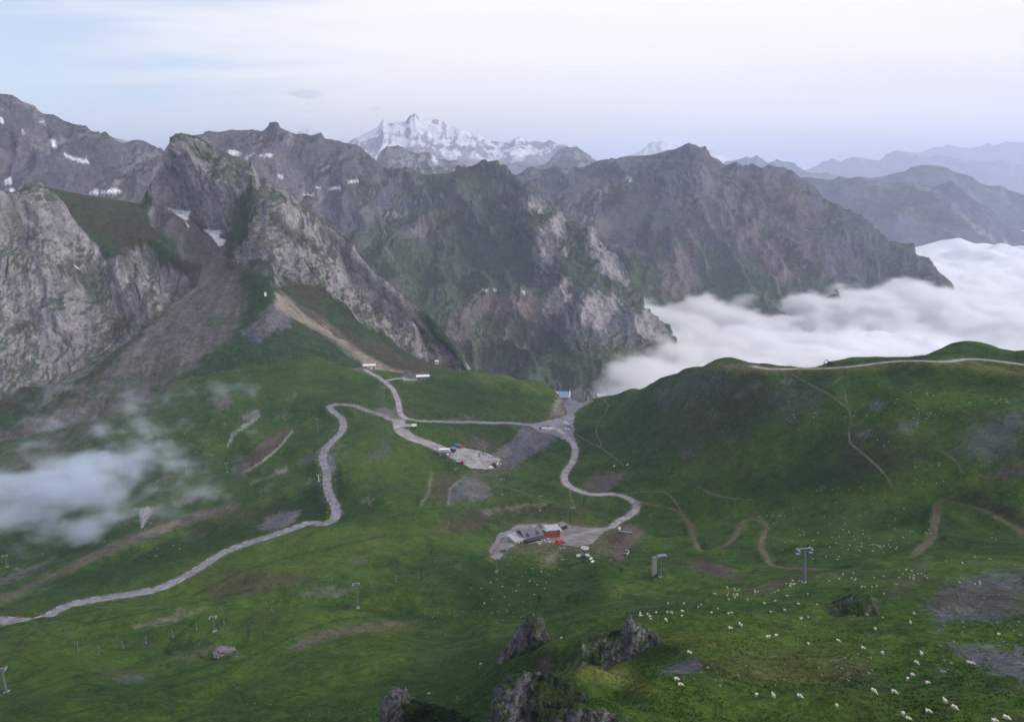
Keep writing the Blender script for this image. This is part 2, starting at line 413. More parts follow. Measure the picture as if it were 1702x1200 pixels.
def carve(P, hw, sh, hw0=0):
    lo, hi = P.min(0) - sh - hw, P.max(0) + sh + hw
    sel = (GX > lo[0]) & (GX < hi[0]) & (GY > lo[1]) & (GY < hi[1])
    js, is_ = np.nonzero(sel)
    x, y = GX[sel], GY[sel]; bd = np.full(x.shape, 1e9); bz = np.zeros(x.shape)
    for k in range(len(P) - 1):
        a, b = P[k], P[k + 1]; vx, vy = b[0] - a[0], b[1] - a[1]
        near = (np.abs(x - a[0]) < sh + hw + 8) & (np.abs(y - a[1]) < sh + hw + 8)
        if not near.any(): continue
        xx, yy = x[near], y[near]
        t = np.clip(((xx - a[0]) * vx + (yy - a[1]) * vy) / (vx * vx + vy * vy + 1e-9), 0, 1)
        d = np.hypot(xx - a[0] - t * vx, yy - a[1] - t * vy); zz = a[2] + (b[2] - a[2]) * t
        cur = bd[near]; m = d < cur
        cur[m] = d[m]; bd[near] = cur; q = bz[near]; q[m] = zz[m]; bz[near] = q
    ROADD[js, is_] = np.minimum(ROADD[js, is_], bd - hw0)
    w = 1 - sstep(hw * 1.25, hw * 1.25 + sh, bd)
    Z[js, is_] = Z[js, is_] * (1 - w) + (bz - .12) * w
    return
for P, rd in zip(RLINES, ROADS): carve(P, rd[2] + (1.2 if rd[2] > 2 else .5), 7.0 if rd[2] > 2 else 3.0, rd[2] if rd[2] > 2 else rd[2] - 1.5)
# level pads: (photo polygon, margin)
PADS = dict(
 car_park=[(880,705),(905,701),(930,697),(945,690),(953,692),(951,716),(957,738),(944,734),(920,722),(896,717)],
 lower_yard=[(735,752),(760,742),(800,752),(830,762),(826,774),(810,780),(785,776),(755,764)],
 restaurant_yard=[(850,884),(862,872),(900,866),(940,868),(985,876),(1010,876),(990,890),(984,905),(960,912),(940,910),(915,905),(860,907),(838,915),(822,922),(816,912),(830,892)],
 upper_yard=[(938,666),(946,657),(965,655),(981,659),(972,670),(955,684),(946,688)],
)
PADP = {}
for k, poly in PADS.items():
    pp = np.array(poly, float); c = hit([pp[:, 0].mean()], [pp[:, 1].mean()], 330)[0]
    P = hit(pp[:, 0], pp[:, 1], 330); Mz = np.linalg.lstsq(np.c_[P[:, :2], np.ones(len(P))], P[:, 2], rcond=None)[0]
    PADP[k] = (P, Mz)
    lo, hi = P.min(0) - 25, P.max(0) + 25
    sel = (GX > lo[0]) & (GX < hi[0]) & (GY > lo[1]) & (GY < hi[1])
    sd = poly_sd(GX[sel], GY[sel], [tuple(q[:2]) for q in P])
    w = sstep(-14, 0, sd); zz = Mz[0] * GX[sel] + Mz[1] * GY[sel] + Mz[2]
    Z[sel] = Z[sel] * (1 - w) + zz * w
# ------------------------------------------------------------------ what covers the ground
GP = np.stack([GX, GY, Z], -1)
PX, PY = to_pix(GP)
nA = fbm2(GX / 70, GY / 70, 4); nB = fbm2(GX / 14 + 5, GY / 14, 4); nC = fbm2(GX / 3.2, GY / 3.2 + 9, 3); nD = noise2(GX / 1.1, GY / 1.1)
fC = sstep(1.0, 3.0, 3.2 / spac); fD = sstep(1.0, 3.0, 1.1 / spac)
col = mix(np.broadcast_to(K['g1'], Z.shape + (3,)).copy(), K['g2'], sstep(-.35, .5, nA + .5 * nB))
nE = fbm2(GX / 30 + 3, (GY + Z * 2) / 30, 5, .65)
col = mix(col, K['gl'] * .9, .5 * sstep(.1, .9, nE))
col = mix(col, K['heath'], .5 * sstep(.15, .95, -nE) * sstep(120, 300, RG))
col = mix(col, K['gd'], .7 * sstep(.05, .75, nB * .8 - nA * .5 + .5 * nC * fC))
# streaks of longer and shorter grass along the slope
st = noise2(GX / 22, Z / 1.7) * .6 + noise2(GX / 9 + 3, Z / .8) * .5
col = mix(col, K['gl'], .42 * sstep(.1, .8, st + .3 * nC * fC))
col = mix(col, K['gd'], .45 * sstep(.1, .8, -st + .3 * nC * fC))
tus = sstep(.12, .55, nC * fC * .8 + nD * fD * .5) * sstep(300, 130, RG)
col = mix(col, K['gd'], .55 * tus)
# distance tone: duller green with growing distance from the camera
col = mix(col, K['green2'], .40 * sstep(480, 640, RG))
col = mix(col, K['gd'], .55 * GUL)
tr = Z / 2.4 + .9 * noise2(GX / 25, GY / 25) + .25 * noise2(GX / 6, GY / 6); tr = np.abs(tr - np.round(tr))
col = mix(col, K['dirt'], .30 * sstep(.13, .03, tr) * sstep(-.05, .45, noise2(GX / 55 + 9, GY / 55)) * sstep(1.2, .5, spac * .35))
def feat(key, poly, soft=6, amt=1.0, nz=8, wl=9.0, tab=None, col=None, px=None, py=None, n=None, line=None, w=3, x=None, y=None):
    xs = np.array([p[0] for p in poly]); ys = np.array([p[1] for p in poly]); m = soft + nz * 2 + w + 4
    sel = (px > xs.min() - m) & (px < xs.max() + m) & (py > ys.min() - m) & (py < ys.max() + m)
    if not sel.any(): return
    a, b = px[sel], py[sel]
    sd = (w - dist_line(a, b, poly)) if line else poly_sd(a, b, poly)
    nn = fbm2(x[sel] / wl, y[sel] / wl, 4, .6)
    f = sstep(-soft, soft, sd + nz * nn) * amt
    col[sel] = mix(col[sel], K[key] if isinstance(key, str) else np.array(key, np.float32), f)
G = lambda key, poly, **k: feat(key, poly, col=col, px=PX, py=PY, x=GX + Z * .7, y=GY - Z * .5, **k)
# right hill: brown heath, plus hollow shade and spur light put into the colour
G('green2', [(1110,650),(1190,625),(1330,625),(1420,640),(1330,700),(1230,730),(1150,770),(1090,790),(1060,760),(1090,700)], soft=45, amt=.7, nz=26, wl=26)
G('brown', [(1120,690),(1220,640),(1300,650),(1220,720),(1150,760),(1110,740)], soft=30, amt=.35, nz=25, wl=14)
G('slate', [(1260,650),(1370,640),(1360,690),(1290,700)], soft=25, amt=.28, nz=20, wl=12)
G('slate', [(1140,625),(1200,612),(1215,640),(1160,660),(1100,680),(1095,650)], soft=14, amt=.4, nz=16, wl=7)
G('gd', [(1400,612),(1702,615),(1702,660),(1600,650),(1500,640)], soft=14, amt=.7, nz=12, wl=20)
G('gd', [(1220,800),(1320,790),(1420,740),(1480,770),(1400,830),(1290,850)], soft=26, amt=.6, nz=16, wl=20)
G('heath', [(1380,730),(1470,700),(1540,720),(1500,790),(1400,790)], soft=26, amt=.55, nz=16, wl=20)
G('gl', [(1120,780),(1260,700),(1350,680),(1400,690),(1300,760),(1200,810)], soft=26, amt=.30, nz=18, wl=20)
G('gl', [(1300,832),(1450,810),(1600,790),(1702,780),(1702,800),(1560,820),(1420,840)], soft=12, amt=.35, nz=8, wl=16)
G('slate', [(1600,720),(1690,680),(1702,700),(1680,760),(1630,770),(1590,750)], soft=14, amt=.55, nz=18, wl=8)
G('slate', [(1440,672),(1470,663),(1468,678),(1448,680)], soft=4, amt=.75, nz=7, wl=4)
G('slate', [(1492,702),(1530,698),(1510,716),(1494,714)], soft=4, amt=.7, nz=7, wl=4)
G('slate', [(1425,720),(1448,712),(1445,722),(1430,726)], soft=4, amt=.7, nz=6, wl=4)
G('dirt', [(1650,790),(1702,765),(1702,790),(1640,800)], soft=8, amt=.8, nz=8, wl=8)
G('heath', [(1570,830),(1640,850),(1720,900),(1720,860),(1620,815)], soft=14, amt=.8, nz=6, wl=8)
for q in [(1255,640),(1230,655),(1305,632),(1150,668),(1185,690),(1100,650),(1215,730),(1140,752)]:
    G('scree', [(q[0]-9,q[1]+3),(q[0]+6,q[1]-5),(q[0]+10,q[1]+1),(q[0]-2,q[1]+6)], soft=4, amt=.55, nz=6, wl=3)
# the plateau on top of the right hill is dry and pale
G('gy', [(1190,603),(1260,612),(1400,612),(1560,600),(1720,612),(1720,630),(1560,608),(1400,620),(1230,622),(1180,612)], soft=5, amt=.7, nz=4, wl=10)
G('tan', [(1195,606),(1240,606),(1290,612),(1240,616)], soft=6, amt=.5, nz=4, wl=6)
# trails in the near right
G('dirt', [(1545,930),(1520,960),(1480,990)], line=True, w=8, soft=7, amt=.35, nz=4, wl=5)
G('slate', [(1600,958),(1702,950),(1702,1020),(1640,1030),(1560,1030),(1545,1000)], soft=12, amt=.75, nz=20, wl=5)
G('heath', [(1540,980),(1702,975),(1702,1010),(1560,1010)], soft=14, amt=.6, nz=12, wl=6)
G('slate', [(1575,1070),(1702,1082),(1720,1130),(1660,1115),(1600,1095)], soft=6, amt=.9, nz=12, wl=2.5)
G('heath', [(1160,1095),(1300,1085),(1440,1095),(1460,1130),(1340,1142),(1200,1128),(1130,1110)], soft=16, amt=.55, nz=18, wl=3)
G('gy', [(1180,1100),(1320,1088),(1440,1104),(1400,1135),(1220,1125)], soft=16, amt=.45, nz=22, wl=1.8)
G('slate', [(1096,1120),(1120,1102),(1160,1095),(1165,1108),(1140,1118)], soft=4, amt=.95, nz=5, wl=2.0)
G('gl', [(1120,1140),(1300,1140),(1500,1160),(1702,1150),(1702,1200),(1100,1200)], soft=30, amt=.35, nz=20, wl=5)
G('gy', [(960,1105),(1010,1100),(1050,1120),(1090,1150),(1010,1140),(960,1125)], soft=12, amt=.75, nz=12, wl=1.5)
G('gy', [(1060,1048),(1110,1050),(1200,1070),(1120,1075),(1080,1060)], soft=8, amt=.5, nz=10, wl=2)
G('gl', [(1060,1030),(1300,1035),(1420,1050),(1420,1080),(1200,1080),(1080,1065)], soft=14, amt=.35, nz=14, wl=4)
G('gl', [(1250,1020),(1450,1010),(1460,1035),(1350,1045),(1250,1040)], soft=12, amt=.35, nz=10, wl=4)
G('gd', [(640,1110),(800,1060),(860,1110),(830,1200),(640,1200)], soft=30, amt=.6, nz=20, wl=6)
G('gd', [(880,1080),(1000,1075),(1000,1100),(940,1105),(880,1130),(800,1150)], soft=12, amt=.9, nz=10, wl=3)
G('gd', [(1040,1080),(1110,1060),(1130,1085),(1090,1110),(1050,1100)], soft=12, amt=.8, nz=10, wl=3)
# right middle
G('dirt', [(1140,935),(1170,932),(1200,938),(1225,950),(1225,962),(1190,958),(1150,945)], soft=3, amt=.95, nz=3, wl=4)
G('brown', [(1130,930),(1180,930),(1230,955),(1230,965),(1170,955)], soft=6, amt=.7, nz=4, wl=4)
G('gd', [(1290,920),(1400,900),(1500,890),(1540,910),(1440,930),(1340,940)], soft=14, amt=.5, nz=10, wl=8)
G('gd', [(1560,845),(1650,880),(1702,905),(1702,925),(1560,915),(1545,890)], soft=14, amt=.55, nz=10, wl=8)
G('gd', [(780,940),(1000,940),(1000,1010),(900,1030),(760,1030),(755,985)], soft=16, amt=.75, nz=8, wl=8)
G('dirt', [(1240,980),(1290,965),(1330,960),(1290,978),(1260,990)], soft=5, amt=.55, nz=6, wl=4)
# restaurant surroundings
G('dirt', [(818,905),(845,870),(875,860),(945,862),(985,872),(1015,868),(1050,872),(1068,885),(1045,905),(1040,925),(1020,935),(1000,925),(960,920),(930,925),(860,915),(835,925),(812,925)], soft=6, amt=.55, nz=10, wl=6)
G('dirt', [(1010,890),(1045,873),(1070,882),(1062,900),(1042,915),(1040,930),(1015,930),(1022,905)], soft=4, amt=.9, nz=5, wl=5)
G('brown', [(1008,890),(1030,878),(1045,890),(1030,905),(1012,905)], soft=5, amt=.9, nz=5, wl=4)
G('gy', [(905,922),(930,910),(930,935),(912,945),(888,930)], soft=5, amt=.8, nz=9, wl=3)
G('tan', [(905,924),(925,914),(922,932),(908,938)], soft=4, amt=.6, nz=8, wl=2.2)
G('scree', [(812,912),(832,893),(842,897),(838,925),(818,930)], soft=4, amt=.8, nz=5, wl=4)
G('gy', [(845,905),(855,875),(880,860),(870,872),(856,900),(870,912),(930,915),(928,920),(862,918)], soft=3, amt=.6, nz=3, wl=4)
G('heath', [(740,850),(850,835),(990,838),(990,852),(850,868),(720,880)], soft=12, amt=.7, nz=10, wl=8)
G('brown', [(730,870),(800,860),(820,875),(770,885),(720,888)], soft=8, amt=.6, nz=8, wl=7)
G('tan', [(800,850),(860,838),(905,836),(870,845),(810,856)], soft=4, amt=.4, nz=6, wl=6)
G('gd', [(985,838),(1040,835),(1040,862),(1000,868),(975,855)], soft=10, amt=.5, nz=8, wl=5)
G('scree', [(765,796),(790,792),(812,806),(815,826),(780,832),(772,815)], soft=3, amt=.9, nz=5, wl=5)
G('slate', [(742,812),(760,797),(778,815),(775,832),(745,838)], soft=3, amt=.8, nz=5, wl=4)
G('brown', [(720,790),(760,788),(745,835),(715,835)], soft=7, amt=.5, nz=8, wl=5)
G('tan', [(700,838),(712,820),(718,788)], line=True, w=2.5, soft=2.5, amt=.5, nz=2, wl=4)
G('tan', [(745,838),(748,812),(772,793)], line=True, w=1.5, soft=2, amt=.7, nz=1, wl=4)
G('slate', [(850,735),(868,708),(905,718),(930,728),(915,740),(870,765),(840,782),(832,768),(815,760),(835,745)], soft=3, amt=.95, nz=4, wl=5)
for k in range(11):
    G('rockD' if k % 3 else 'scree', [(868 + k * 5.2, 714 + k * 1.2), (852 + k * 5, 734 + k), (838 + k * 4, 756 - k * .3)], line=True, w=1.0, soft=1.2, amt=.55, nz=1.6, wl=3)
G('scree', [(820,750),(848,738),(850,755),(832,768),(815,762)], soft=4, amt=.85, nz=5, wl=5)
G('brown', [(765,725),(800,722),(835,735),(815,752),(775,745)], soft=8, amt=.75, nz=8, wl=6)
G('scree', [(790,728),(810,735),(805,748),(795,740)], soft=4, amt=.6, nz=8, wl=4)
G('dirt', [(830,775),(870,772),(850,785),(800,795),(760,792),(780,782)], soft=6, amt=.6, nz=8, wl=5)
G('dirt', [(970,800),(990,788),(1045,784),(1030,803),(1000,818),(975,815)], soft=4, amt=.85, nz=5, wl=6)
G('slate', [(975,808),(1030,803),(1005,818)], soft=4, amt=.7, nz=5, wl=4)
# pass: bare bank under the building, car parks
G('tan', [(922,668),(930,658),(945,662),(952,675),(935,690),(915,695)], soft=4, amt=.8, nz=5, wl=5)
G('dirt', [(935,660),(975,668),(965,680),(930,695),(910,698),(925,675)], soft=4, amt=.75, nz=4, wl=6)
G('heath', [(845,702),(890,690),(925,690),(900,702)], soft=4, amt=.5, nz=4, wl=5)
G('gd', [(700,695),(850,692),(850,712),(700,712)], soft=4, amt=.5, nz=5, wl=5)
G('scree', [(735,696),(775,690),(800,696),(770,701),(740,701)], soft=3, amt=.55, nz=6, wl=4)
G('gd', [(700,645),(760,630),(830,640),(900,670),(900,695),(700,690)], soft=14, amt=.5, nz=12, wl=12)
G('gl', [(780,618),(850,622),(920,650),(870,650),(800,640)], soft=8, amt=.45, nz=8, wl=10)
G('gy', [(862,632),(885,645),(900,655)], line=True, w=1.5, soft=2, amt=.7, nz=1)
# road cuttings and spoil at the hairpin
G('scree', [(622,682),(640,676),(672,690),(665,698),(640,692)], soft=3, amt=.85, nz=5, wl=4)
G('heath', [(520,690),(535,672),(560,665),(590,664),(575,672),(545,676)], soft=5, amt=.75, nz=6, wl=6)
G('brown', [(700,640),(665,655),(690,690),(672,692),(660,660)], soft=6, amt=.4, nz=6, wl=6)
G('scree', [(665,622),(710,618),(712,630),(670,634)], soft=4, amt=.75, nz=5, wl=6)
G('slate', [(680,618),(710,615),(712,624),(684,626)], soft=2, amt=.7, nz=4, wl=4)
G('scree', [(583,605),(600,602),(625,615),(612,620),(588,614)], soft=3, amt=.9, nz=5, wl=4)
G('slate', [(630,640),(660,700),(640,720),(610,760),(640,755),(650,735)], soft=5, amt=.25, nz=8, wl=4)
G('slate', [(612,760),(650,738),(648,755),(622,766)], soft=3, amt=.55, nz=7, wl=4)
# west side: landslips and stripes
G('dirt', [(0,992),(100,945),(180,905),(240,880),(330,850),(400,836),(400,846),(330,866),(240,898),(150,935),(60,975),(0,1004)], soft=4, amt=.75, nz=4, wl=9)
G('tan', [(235,884),(300,862),(300,872),(240,895)], soft=4, amt=.5, nz=4, wl=9)
G('gd', [(0,960),(100,915),(230,870),(280,860),(220,880),(100,935),(0,985)], soft=8, amt=.7, nz=8, wl=12)
G('gd', [(0,1012),(120,960),(260,905),(420,855),(540,800),(545,860),(430,890),(300,935),(100,985)], soft=7, amt=.8, nz=8, wl=12)
G('green2', [(80,985),(200,945),(330,925),(300,945),(200,985),(60,1015)], soft=8, amt=.5, nz=6, wl=12)
G('slate', [(432,880),(445,858),(470,852),(500,848),(488,870),(455,880)], soft=3, amt=.95, nz=5, wl=5)
G('scree', [(470,876),(490,850),(502,846),(494,862)], soft=2, amt=.7, nz=4, wl=4)
G('scree', [(285,835),(305,823),(328,824),(320,836),(295,845)], soft=3, amt=.9, nz=4, wl=5)
G('rockL', [(232,852),(245,842),(255,845),(246,862),(236,876)], soft=2, amt=.95, nz=4, wl=3)
G('scree', [(258,802),(275,784),(285,792),(275,802)], soft=3, amt=.7, nz=6, wl=4)
G('brown', [(405,770),(440,730),(480,712),(485,720),(455,752),(420,780),(385,798)], soft=5, amt=.9, nz=5, wl=6)
G('dirt', [(425,748),(440,728),(482,714),(460,735)], soft=4, amt=.7, nz=5, wl=6)
G('rockL', [(486,717),(462,745),(435,768),(405,785)], line=True, w=1.6, soft=1.6, amt=.8, nz=2, wl=3)
G('rockL', [(425,684),(430,692),(412,706),(400,712),(386,724),(380,740)], line=True, w=2.2, soft=2, amt=.65, nz=4, wl=4)
G('rock', [(400,690),(430,682),(432,692),(408,700)], soft=3, amt=.5, nz=5, wl=3)
G('scree', [(355,665),(372,650),(388,658),(382,674),(362,684)], soft=4, amt=.55, nz=8, wl=5)
G('dirt', [(360,672),(385,660),(380,680)], soft=5, amt=.5, nz=6, wl=5)
G('scree', [(495,768),(520,750),(538,745),(530,762),(500,776)], soft=4, amt=.6, nz=7, wl=4)
G('rock', [(458,782),(476,776),(478,784),(460,786)], soft=2, amt=.8, nz=4, wl=3)
G('rock', [(545,760),(556,752),(560,780),(548,795)], soft=2, amt=.6, nz=4, wl=3)
G('scree', [(0,960),(30,945),(90,930),(60,948),(0,972)], soft=3, amt=.6, nz=8, wl=5)
G('heath', [(320,870),(420,840),(480,825),(460,850),(380,875),(320,890)], soft=10, amt=.5, nz=8, wl=8)
G('tan', [(415,804),(450,792),(465,782)], line=True, w=2, soft=2, amt=.35, nz=3, wl=6)
G('gl', [(430,832),(480,805),(530,790),(530,800),(480,820),(440,842)], soft=6, amt=.35, nz=4, wl=9)
G('gd', [(560,790),(590,820),(650,840),(600,860),(562,866)], soft=8, amt=.8, nz=8, wl=7)
G('gl', [(600,740),(700,745),(730,780),(660,800),(600,790)], soft=16, amt=.3, nz=12, wl=12)
for q in [(305,800),(395,760),(340,730),(255,770),(560,740),(518,800),(440,812),(380,835),(160,720),(210,660),(300,700),(470,690),(480,660),(610,830),(440,870),(96,900),(160,900),(40,840)]:
    G('scree', [(q[0]-10,q[1]+4),(q[0]+2,q[1]-5),(q[0]+12,q[1]-2),(q[0],q[1]+6)], soft=4, amt=.45, nz=8, wl=4)
# scree fans from the left mountain reach down into the pasture
G('pscree', [(-40,790),(60,735),(140,700),(200,640),(290,560),(330,500),(430,480),(400,560),(330,610),(260,660),(180,700),(100,750),(30,800),(-40,830)], soft=14, amt=.6, nz=34, wl=16)
G('scree', [(40,790),(120,735),(190,680),(270,600),(300,590),(230,660),(150,725),(70,790)], soft=8, amt=.35, nz=12, wl=10)
# near slopes on the left
G('gl', [(330,935),(560,880),(760,860),(740,890),(600,940),(420,990),(250,1000),(180,1005)], soft=16, amt=.34, nz=12, wl=12)
G('brown', [(330,975),(400,950),(480,948),(520,962),(440,985),(360,995)], soft=12, amt=.6, nz=8, wl=9)
G('scree', [(500,985),(540,975),(600,978),(560,990),(510,992)], soft=4, amt=.5, nz=6, wl=5)
G('dirt', [(580,930),(600,925),(612,932),(590,940)], soft=4, amt=.6, nz=5, wl=5)
G('tan', [(225,1040),(260,1030),(300,1014),(350,1010),(310,1024),(255,1042)], soft=5, amt=.4, nz=7, wl=5)
G('dirt', [(470,1080),(520,1052),(590,1038),(640,1030),(690,1035),(640,1045),(560,1055),(500,1080)], soft=5, amt=.75, nz=6, wl=4)
G('gy', [(600,1040),(680,1035),(690,1050),(620,1060)], soft=7, amt=.5, nz=7, wl=4)
G('slate', [(190,1128),(215,1118),(248,1122),(235,1132),(205,1135)], soft=4, amt=.55, nz=4, wl=3)
G('brown', [(160,1125),(200,1110),(230,1112),(200,1130)], soft=6, amt=.5, nz=5, wl=3)
G('dirt', [(290,1095),(350,1070),(370,1078),(320,1095)], soft=6, amt=.5, nz=6, wl=3)
G('gd', [(240,1095),(300,1070),(340,1060),(350,1068),(300,1085)], soft=8, amt=.7, nz=6, wl=4)
G('gd', [(0,1140),(60,1150),(120,1190),(100,1200),(0,1200)], soft=20, amt=.5, nz=10, wl=8)
G('gd', [(560,1005),(680,1015),(760,1030),(740,1040),(650,1028)], soft=6, amt=.5, nz=5, wl=5)
for ln in [[(100,1190),(200,1165),(290,1140),(360,1120),(430,1085),(500,1050),(560,1030),(620,1025),(680,1022),(740,1030)],
           [(0,1110),(40,1060),(60,1050)], [(320,990),(400,950),(480,925),(560,908),(640,890)], [(200,1000),(170,965),(205,940)],
           [(0,1020),(150,1035),(280,1010),(420,980)], [(250,1130),(300,1118),(380,1095)]]:
    G('gd', ln, line=True, w=1.3, soft=1.8, amt=.8, nz=1.5, wl=4)
vn = fbm2(GX / 6, GY / 6, 3)
col = mix(col, K['dirt'], .75 * sstep(2.2, .1, ROADD + 1.8 * vn))
col = mix(col, K['gravel'] * .8, .6 * sstep(.8, .0, ROADD + .7 * vn))
# rock shows through where the ground is steepest
gz_r = np.gradient(Z, axis=0) / np.gradient(RG, axis=0)
gz_a = np.gradient(Z, axis=1) / (RG * (AZ[1] - AZ[0]))
slope = np.hypot(gz_r, gz_a)
col = mix(col, K['dirt'] * .8, sstep(.95, 1.5, slope + .3 * nC * fC) * .7 * sstep(330, 200, RG))
col *= (1 + .10 * nD * fD + .10 * nC * fC + .06 * nB)[..., None]
ground = grid_mesh('ground', GP, np.clip(col, .004, 1), M_ground, 'structure')
# ------------------------------------------------------------------ mountains: lofted through ridge and foot lines
def patch(name, contours, nu, nv, px0, px1, disp, paint, mat, back=None, tuck=None, jag=0.5, bias=True):
    u = np.linspace(px0, px1, nu)
    cs = []
    for c in contours:
        c = np.array(c, float)
        py = np.interp(u, c[:, 0], c[:, 1]); r = np.interp(u, c[:, 0], c[:, 2])
        k = max(2, nu // 60); w = np.hanning(2 * k + 3)[1:-1]; w /= w.sum()
        r = np.convolve(np.pad(r, k, mode='edge'), w, 'valid')
        if c is not contours[-1] and len(cs) < len(contours) - 1: py = np.convolve(np.pad(py, k, mode='edge'), w, 'valid')
        cs.append(pt(u, py, r))
    crest = cs[-1]
    bk = back or (0.25, 0.35)
    r = np.hypot(crest[:, 0], crest[:, 1])
    for f in (.35, 1.0):
        q = crest.copy(); q[:, :2] *= (1 + bk[0] * f); q[:, 2] -= r * bk[1] * f * (.8 if f < 1 else 1); cs.append(q)
    cs = np.array(cs)                      # contour, u, xyz
    seg = np.linalg.norm(np.diff(cs, axis=0), axis=2).mean(1)
    pyc = np.array([to_pix(c)[1].mean() for c in cs]); hgt = np.abs(np.diff(pyc)); hgt[-2:] = hgt[:-2].sum() * .05
    cnt = np.maximum(4, (hgt / hgt.sum() * nv)).astype(int)
    par = np.concatenate([np.linspace(i, i + 1, cnt[i], endpoint=False) for i in range(len(cs) - 1)] + [[len(cs) - 1]])
    i = np.minimum(par.astype(int), len(cs) - 2); f = (par - i)[:, None, None]
    kp = np.r_[0, np.cumsum(seg)]; m = np.gradient(cs, kp, axis=0); h = seg[i][:, None, None]
    P = ((2*f**3 - 3*f**2 + 1) * cs[i] + (f**3 - 2*f**2 + f) * h * m[i] + (-2*f**3 + 3*f**2) * cs[i + 1] + (f**3 - f**2) * h * m[i + 1])
    ic = len(contours) - 1
    cd = np.abs(par - ic)                  # closeness to the crest line
    att = (jag + (1 - jag) * sstep(0, .35, cd))[:, None]
    du = np.gradient(P, axis=1); dv = np.gradient(P, axis=0); Nn = np.cross(du, dv); Nn /= np.maximum(np.linalg.norm(Nn, axis=2, keepdims=True), 1e-9)
    Nn = Nn * np.sign((Nn * (np.array([0, 0, CZ]) - P)).sum(2, keepdims=True) + 1e-9) if False else Nn
    flip = -1 if Nn[:, :, 1][nv // 3].mean() > 0 else 1
    Nn *= flip
    edge = sstep(0, .12, par)[:, None]
    d, info = disp(P, u[None] * np.ones((len(par), 1)), par[:, None] * np.ones((1, nu)))
    if bias: d = d - np.percentile(d[: int(len(par) * .9)], 88) * (1 - sstep(0, .9, cd))[:, None]
    P2 = P + Nn * (d * att * edge)[..., None]
    du = np.gradient(P2, axis=1); dv = np.gradient(P2, axis=0); N2 = np.cross(du, dv) * flip; N2 /= np.maximum(np.linalg.norm(N2, axis=2, keepdims=True), 1e-9)
    px, py = to_pix(P2)
    c = paint(P2, px, py, N2, d, info)
    if flip < 0: pass
    return grid_mesh(name, P2, np.clip(c, .004, 1), mat, 'structure')

# ---- the near rocky mountain on the left
LM = [
 [(-160,880,860),(0,800,895),(100,755,900),(200,710,905),(300,660,905),(400,625,905),(500,605,910),(560,600,925),(600,618,930),(660,632,960),(785,640,1000),(830,650,1000)],
 [(-160,760,1000),(0,705,1020),(100,650,1030),(200,600,1035),(300,560,1045),(400,520,1060),(450,490,1050),(500,545,1000),(560,580,975),(600,606,965),(650,616,975),(785,622,1040),(830,640,1040)],
 [(-160,650,1220),(0,590,1220),(60,600,1200),(140,570,1210),(200,520,1240),(260,470,1280),(300,460,1300),(380,440,1290),(440,430,1190),(470,470,1120),(520,520,1080),(600,570,1060),(700,600,1060),(785,620,1070),(830,640,1060)],
 [(-160,440,1400),(0,430,1380),(80,400,1400),(140,440,1370),(200,400,1420),(250,360,1480),(297,352,1470),(350,388,1420),(400,380,1340),(450,380,1250),(500,430,1210),(600,500,1160),(700,560,1120),(785,614,1110),(830,650,1100)],
 [(-160,345,1500),(-40,345,1500),(0,330,1500),(30,318,1500),(60,308,1500),(85,312,1510),(130,322,1530),(180,330,1550),(232,338,1570),(240,320,1570),(255,290,1560),(265,270,1550),(272,252,1545),(285,236,1540),(292,228,1540),(300,223,1540),(312,224,1540),(330,229,1535),(348,238,1530),(358,247,1525),(365,248,1520),(380,256,1500),(395,266,1480),(410,272,1460),(418,270,1450),(425,282,1440),(433,291,1430),(445,296,1415),(455,306,1400),(470,314,1390),(485,322,1370),(497,338,1355),(515,345,1335),(530,356,1320),(545,370,1300),(560,379,1285),(575,391,1270),(590,402,1255),(604,420,1240),(615,432,1230),(630,448,1215),(648,462,1205),(665,476,1195),(682,492,1185),(700,508,1175),(718,524,1160),(738,547,1150),(752,566,1140),(765,584,1135),(776,600,1130),(790,622,1120),(830,690,1110)],
]
def lm_mask(px, py):
    """1 where the mountain is bare rock, 0 where scree and turf lie smooth"""
    polys = [
     [(-160,360),(0,335),(70,312),(95,330),(130,375),(190,420),(230,400),(262,410),(300,440),(328,440),(320,470),(280,500),(240,540),(170,590),(120,610),(90,640),(40,640),(0,670),(-160,700)],
     [(232,345),(262,262),(300,222),(350,240),(420,270),(520,345),(600,410),(700,505),(790,620),(740,600),(700,590),(650,560),(600,540),(560,500),(520,470),(455,470),(450,430),(380,440),(372,400),(340,380),(320,355),(285,345),(262,375)],
    ]
    m = np.zeros(px.shape, np.float32)
    for p in polys: m = np.maximum(m, sstep(-10, 10, poly_sd(px, py, p)))
    for p in [[(85,315),(235,340),(240,390),(190,400),(215,440),(170,430),(110,345)], [(395,345),(420,280),(432,330),(420,400),(395,410),(380,400)]]:
        m *= 1 - .75 * sstep(-8, 12, poly_sd(px, py, p))
    return m
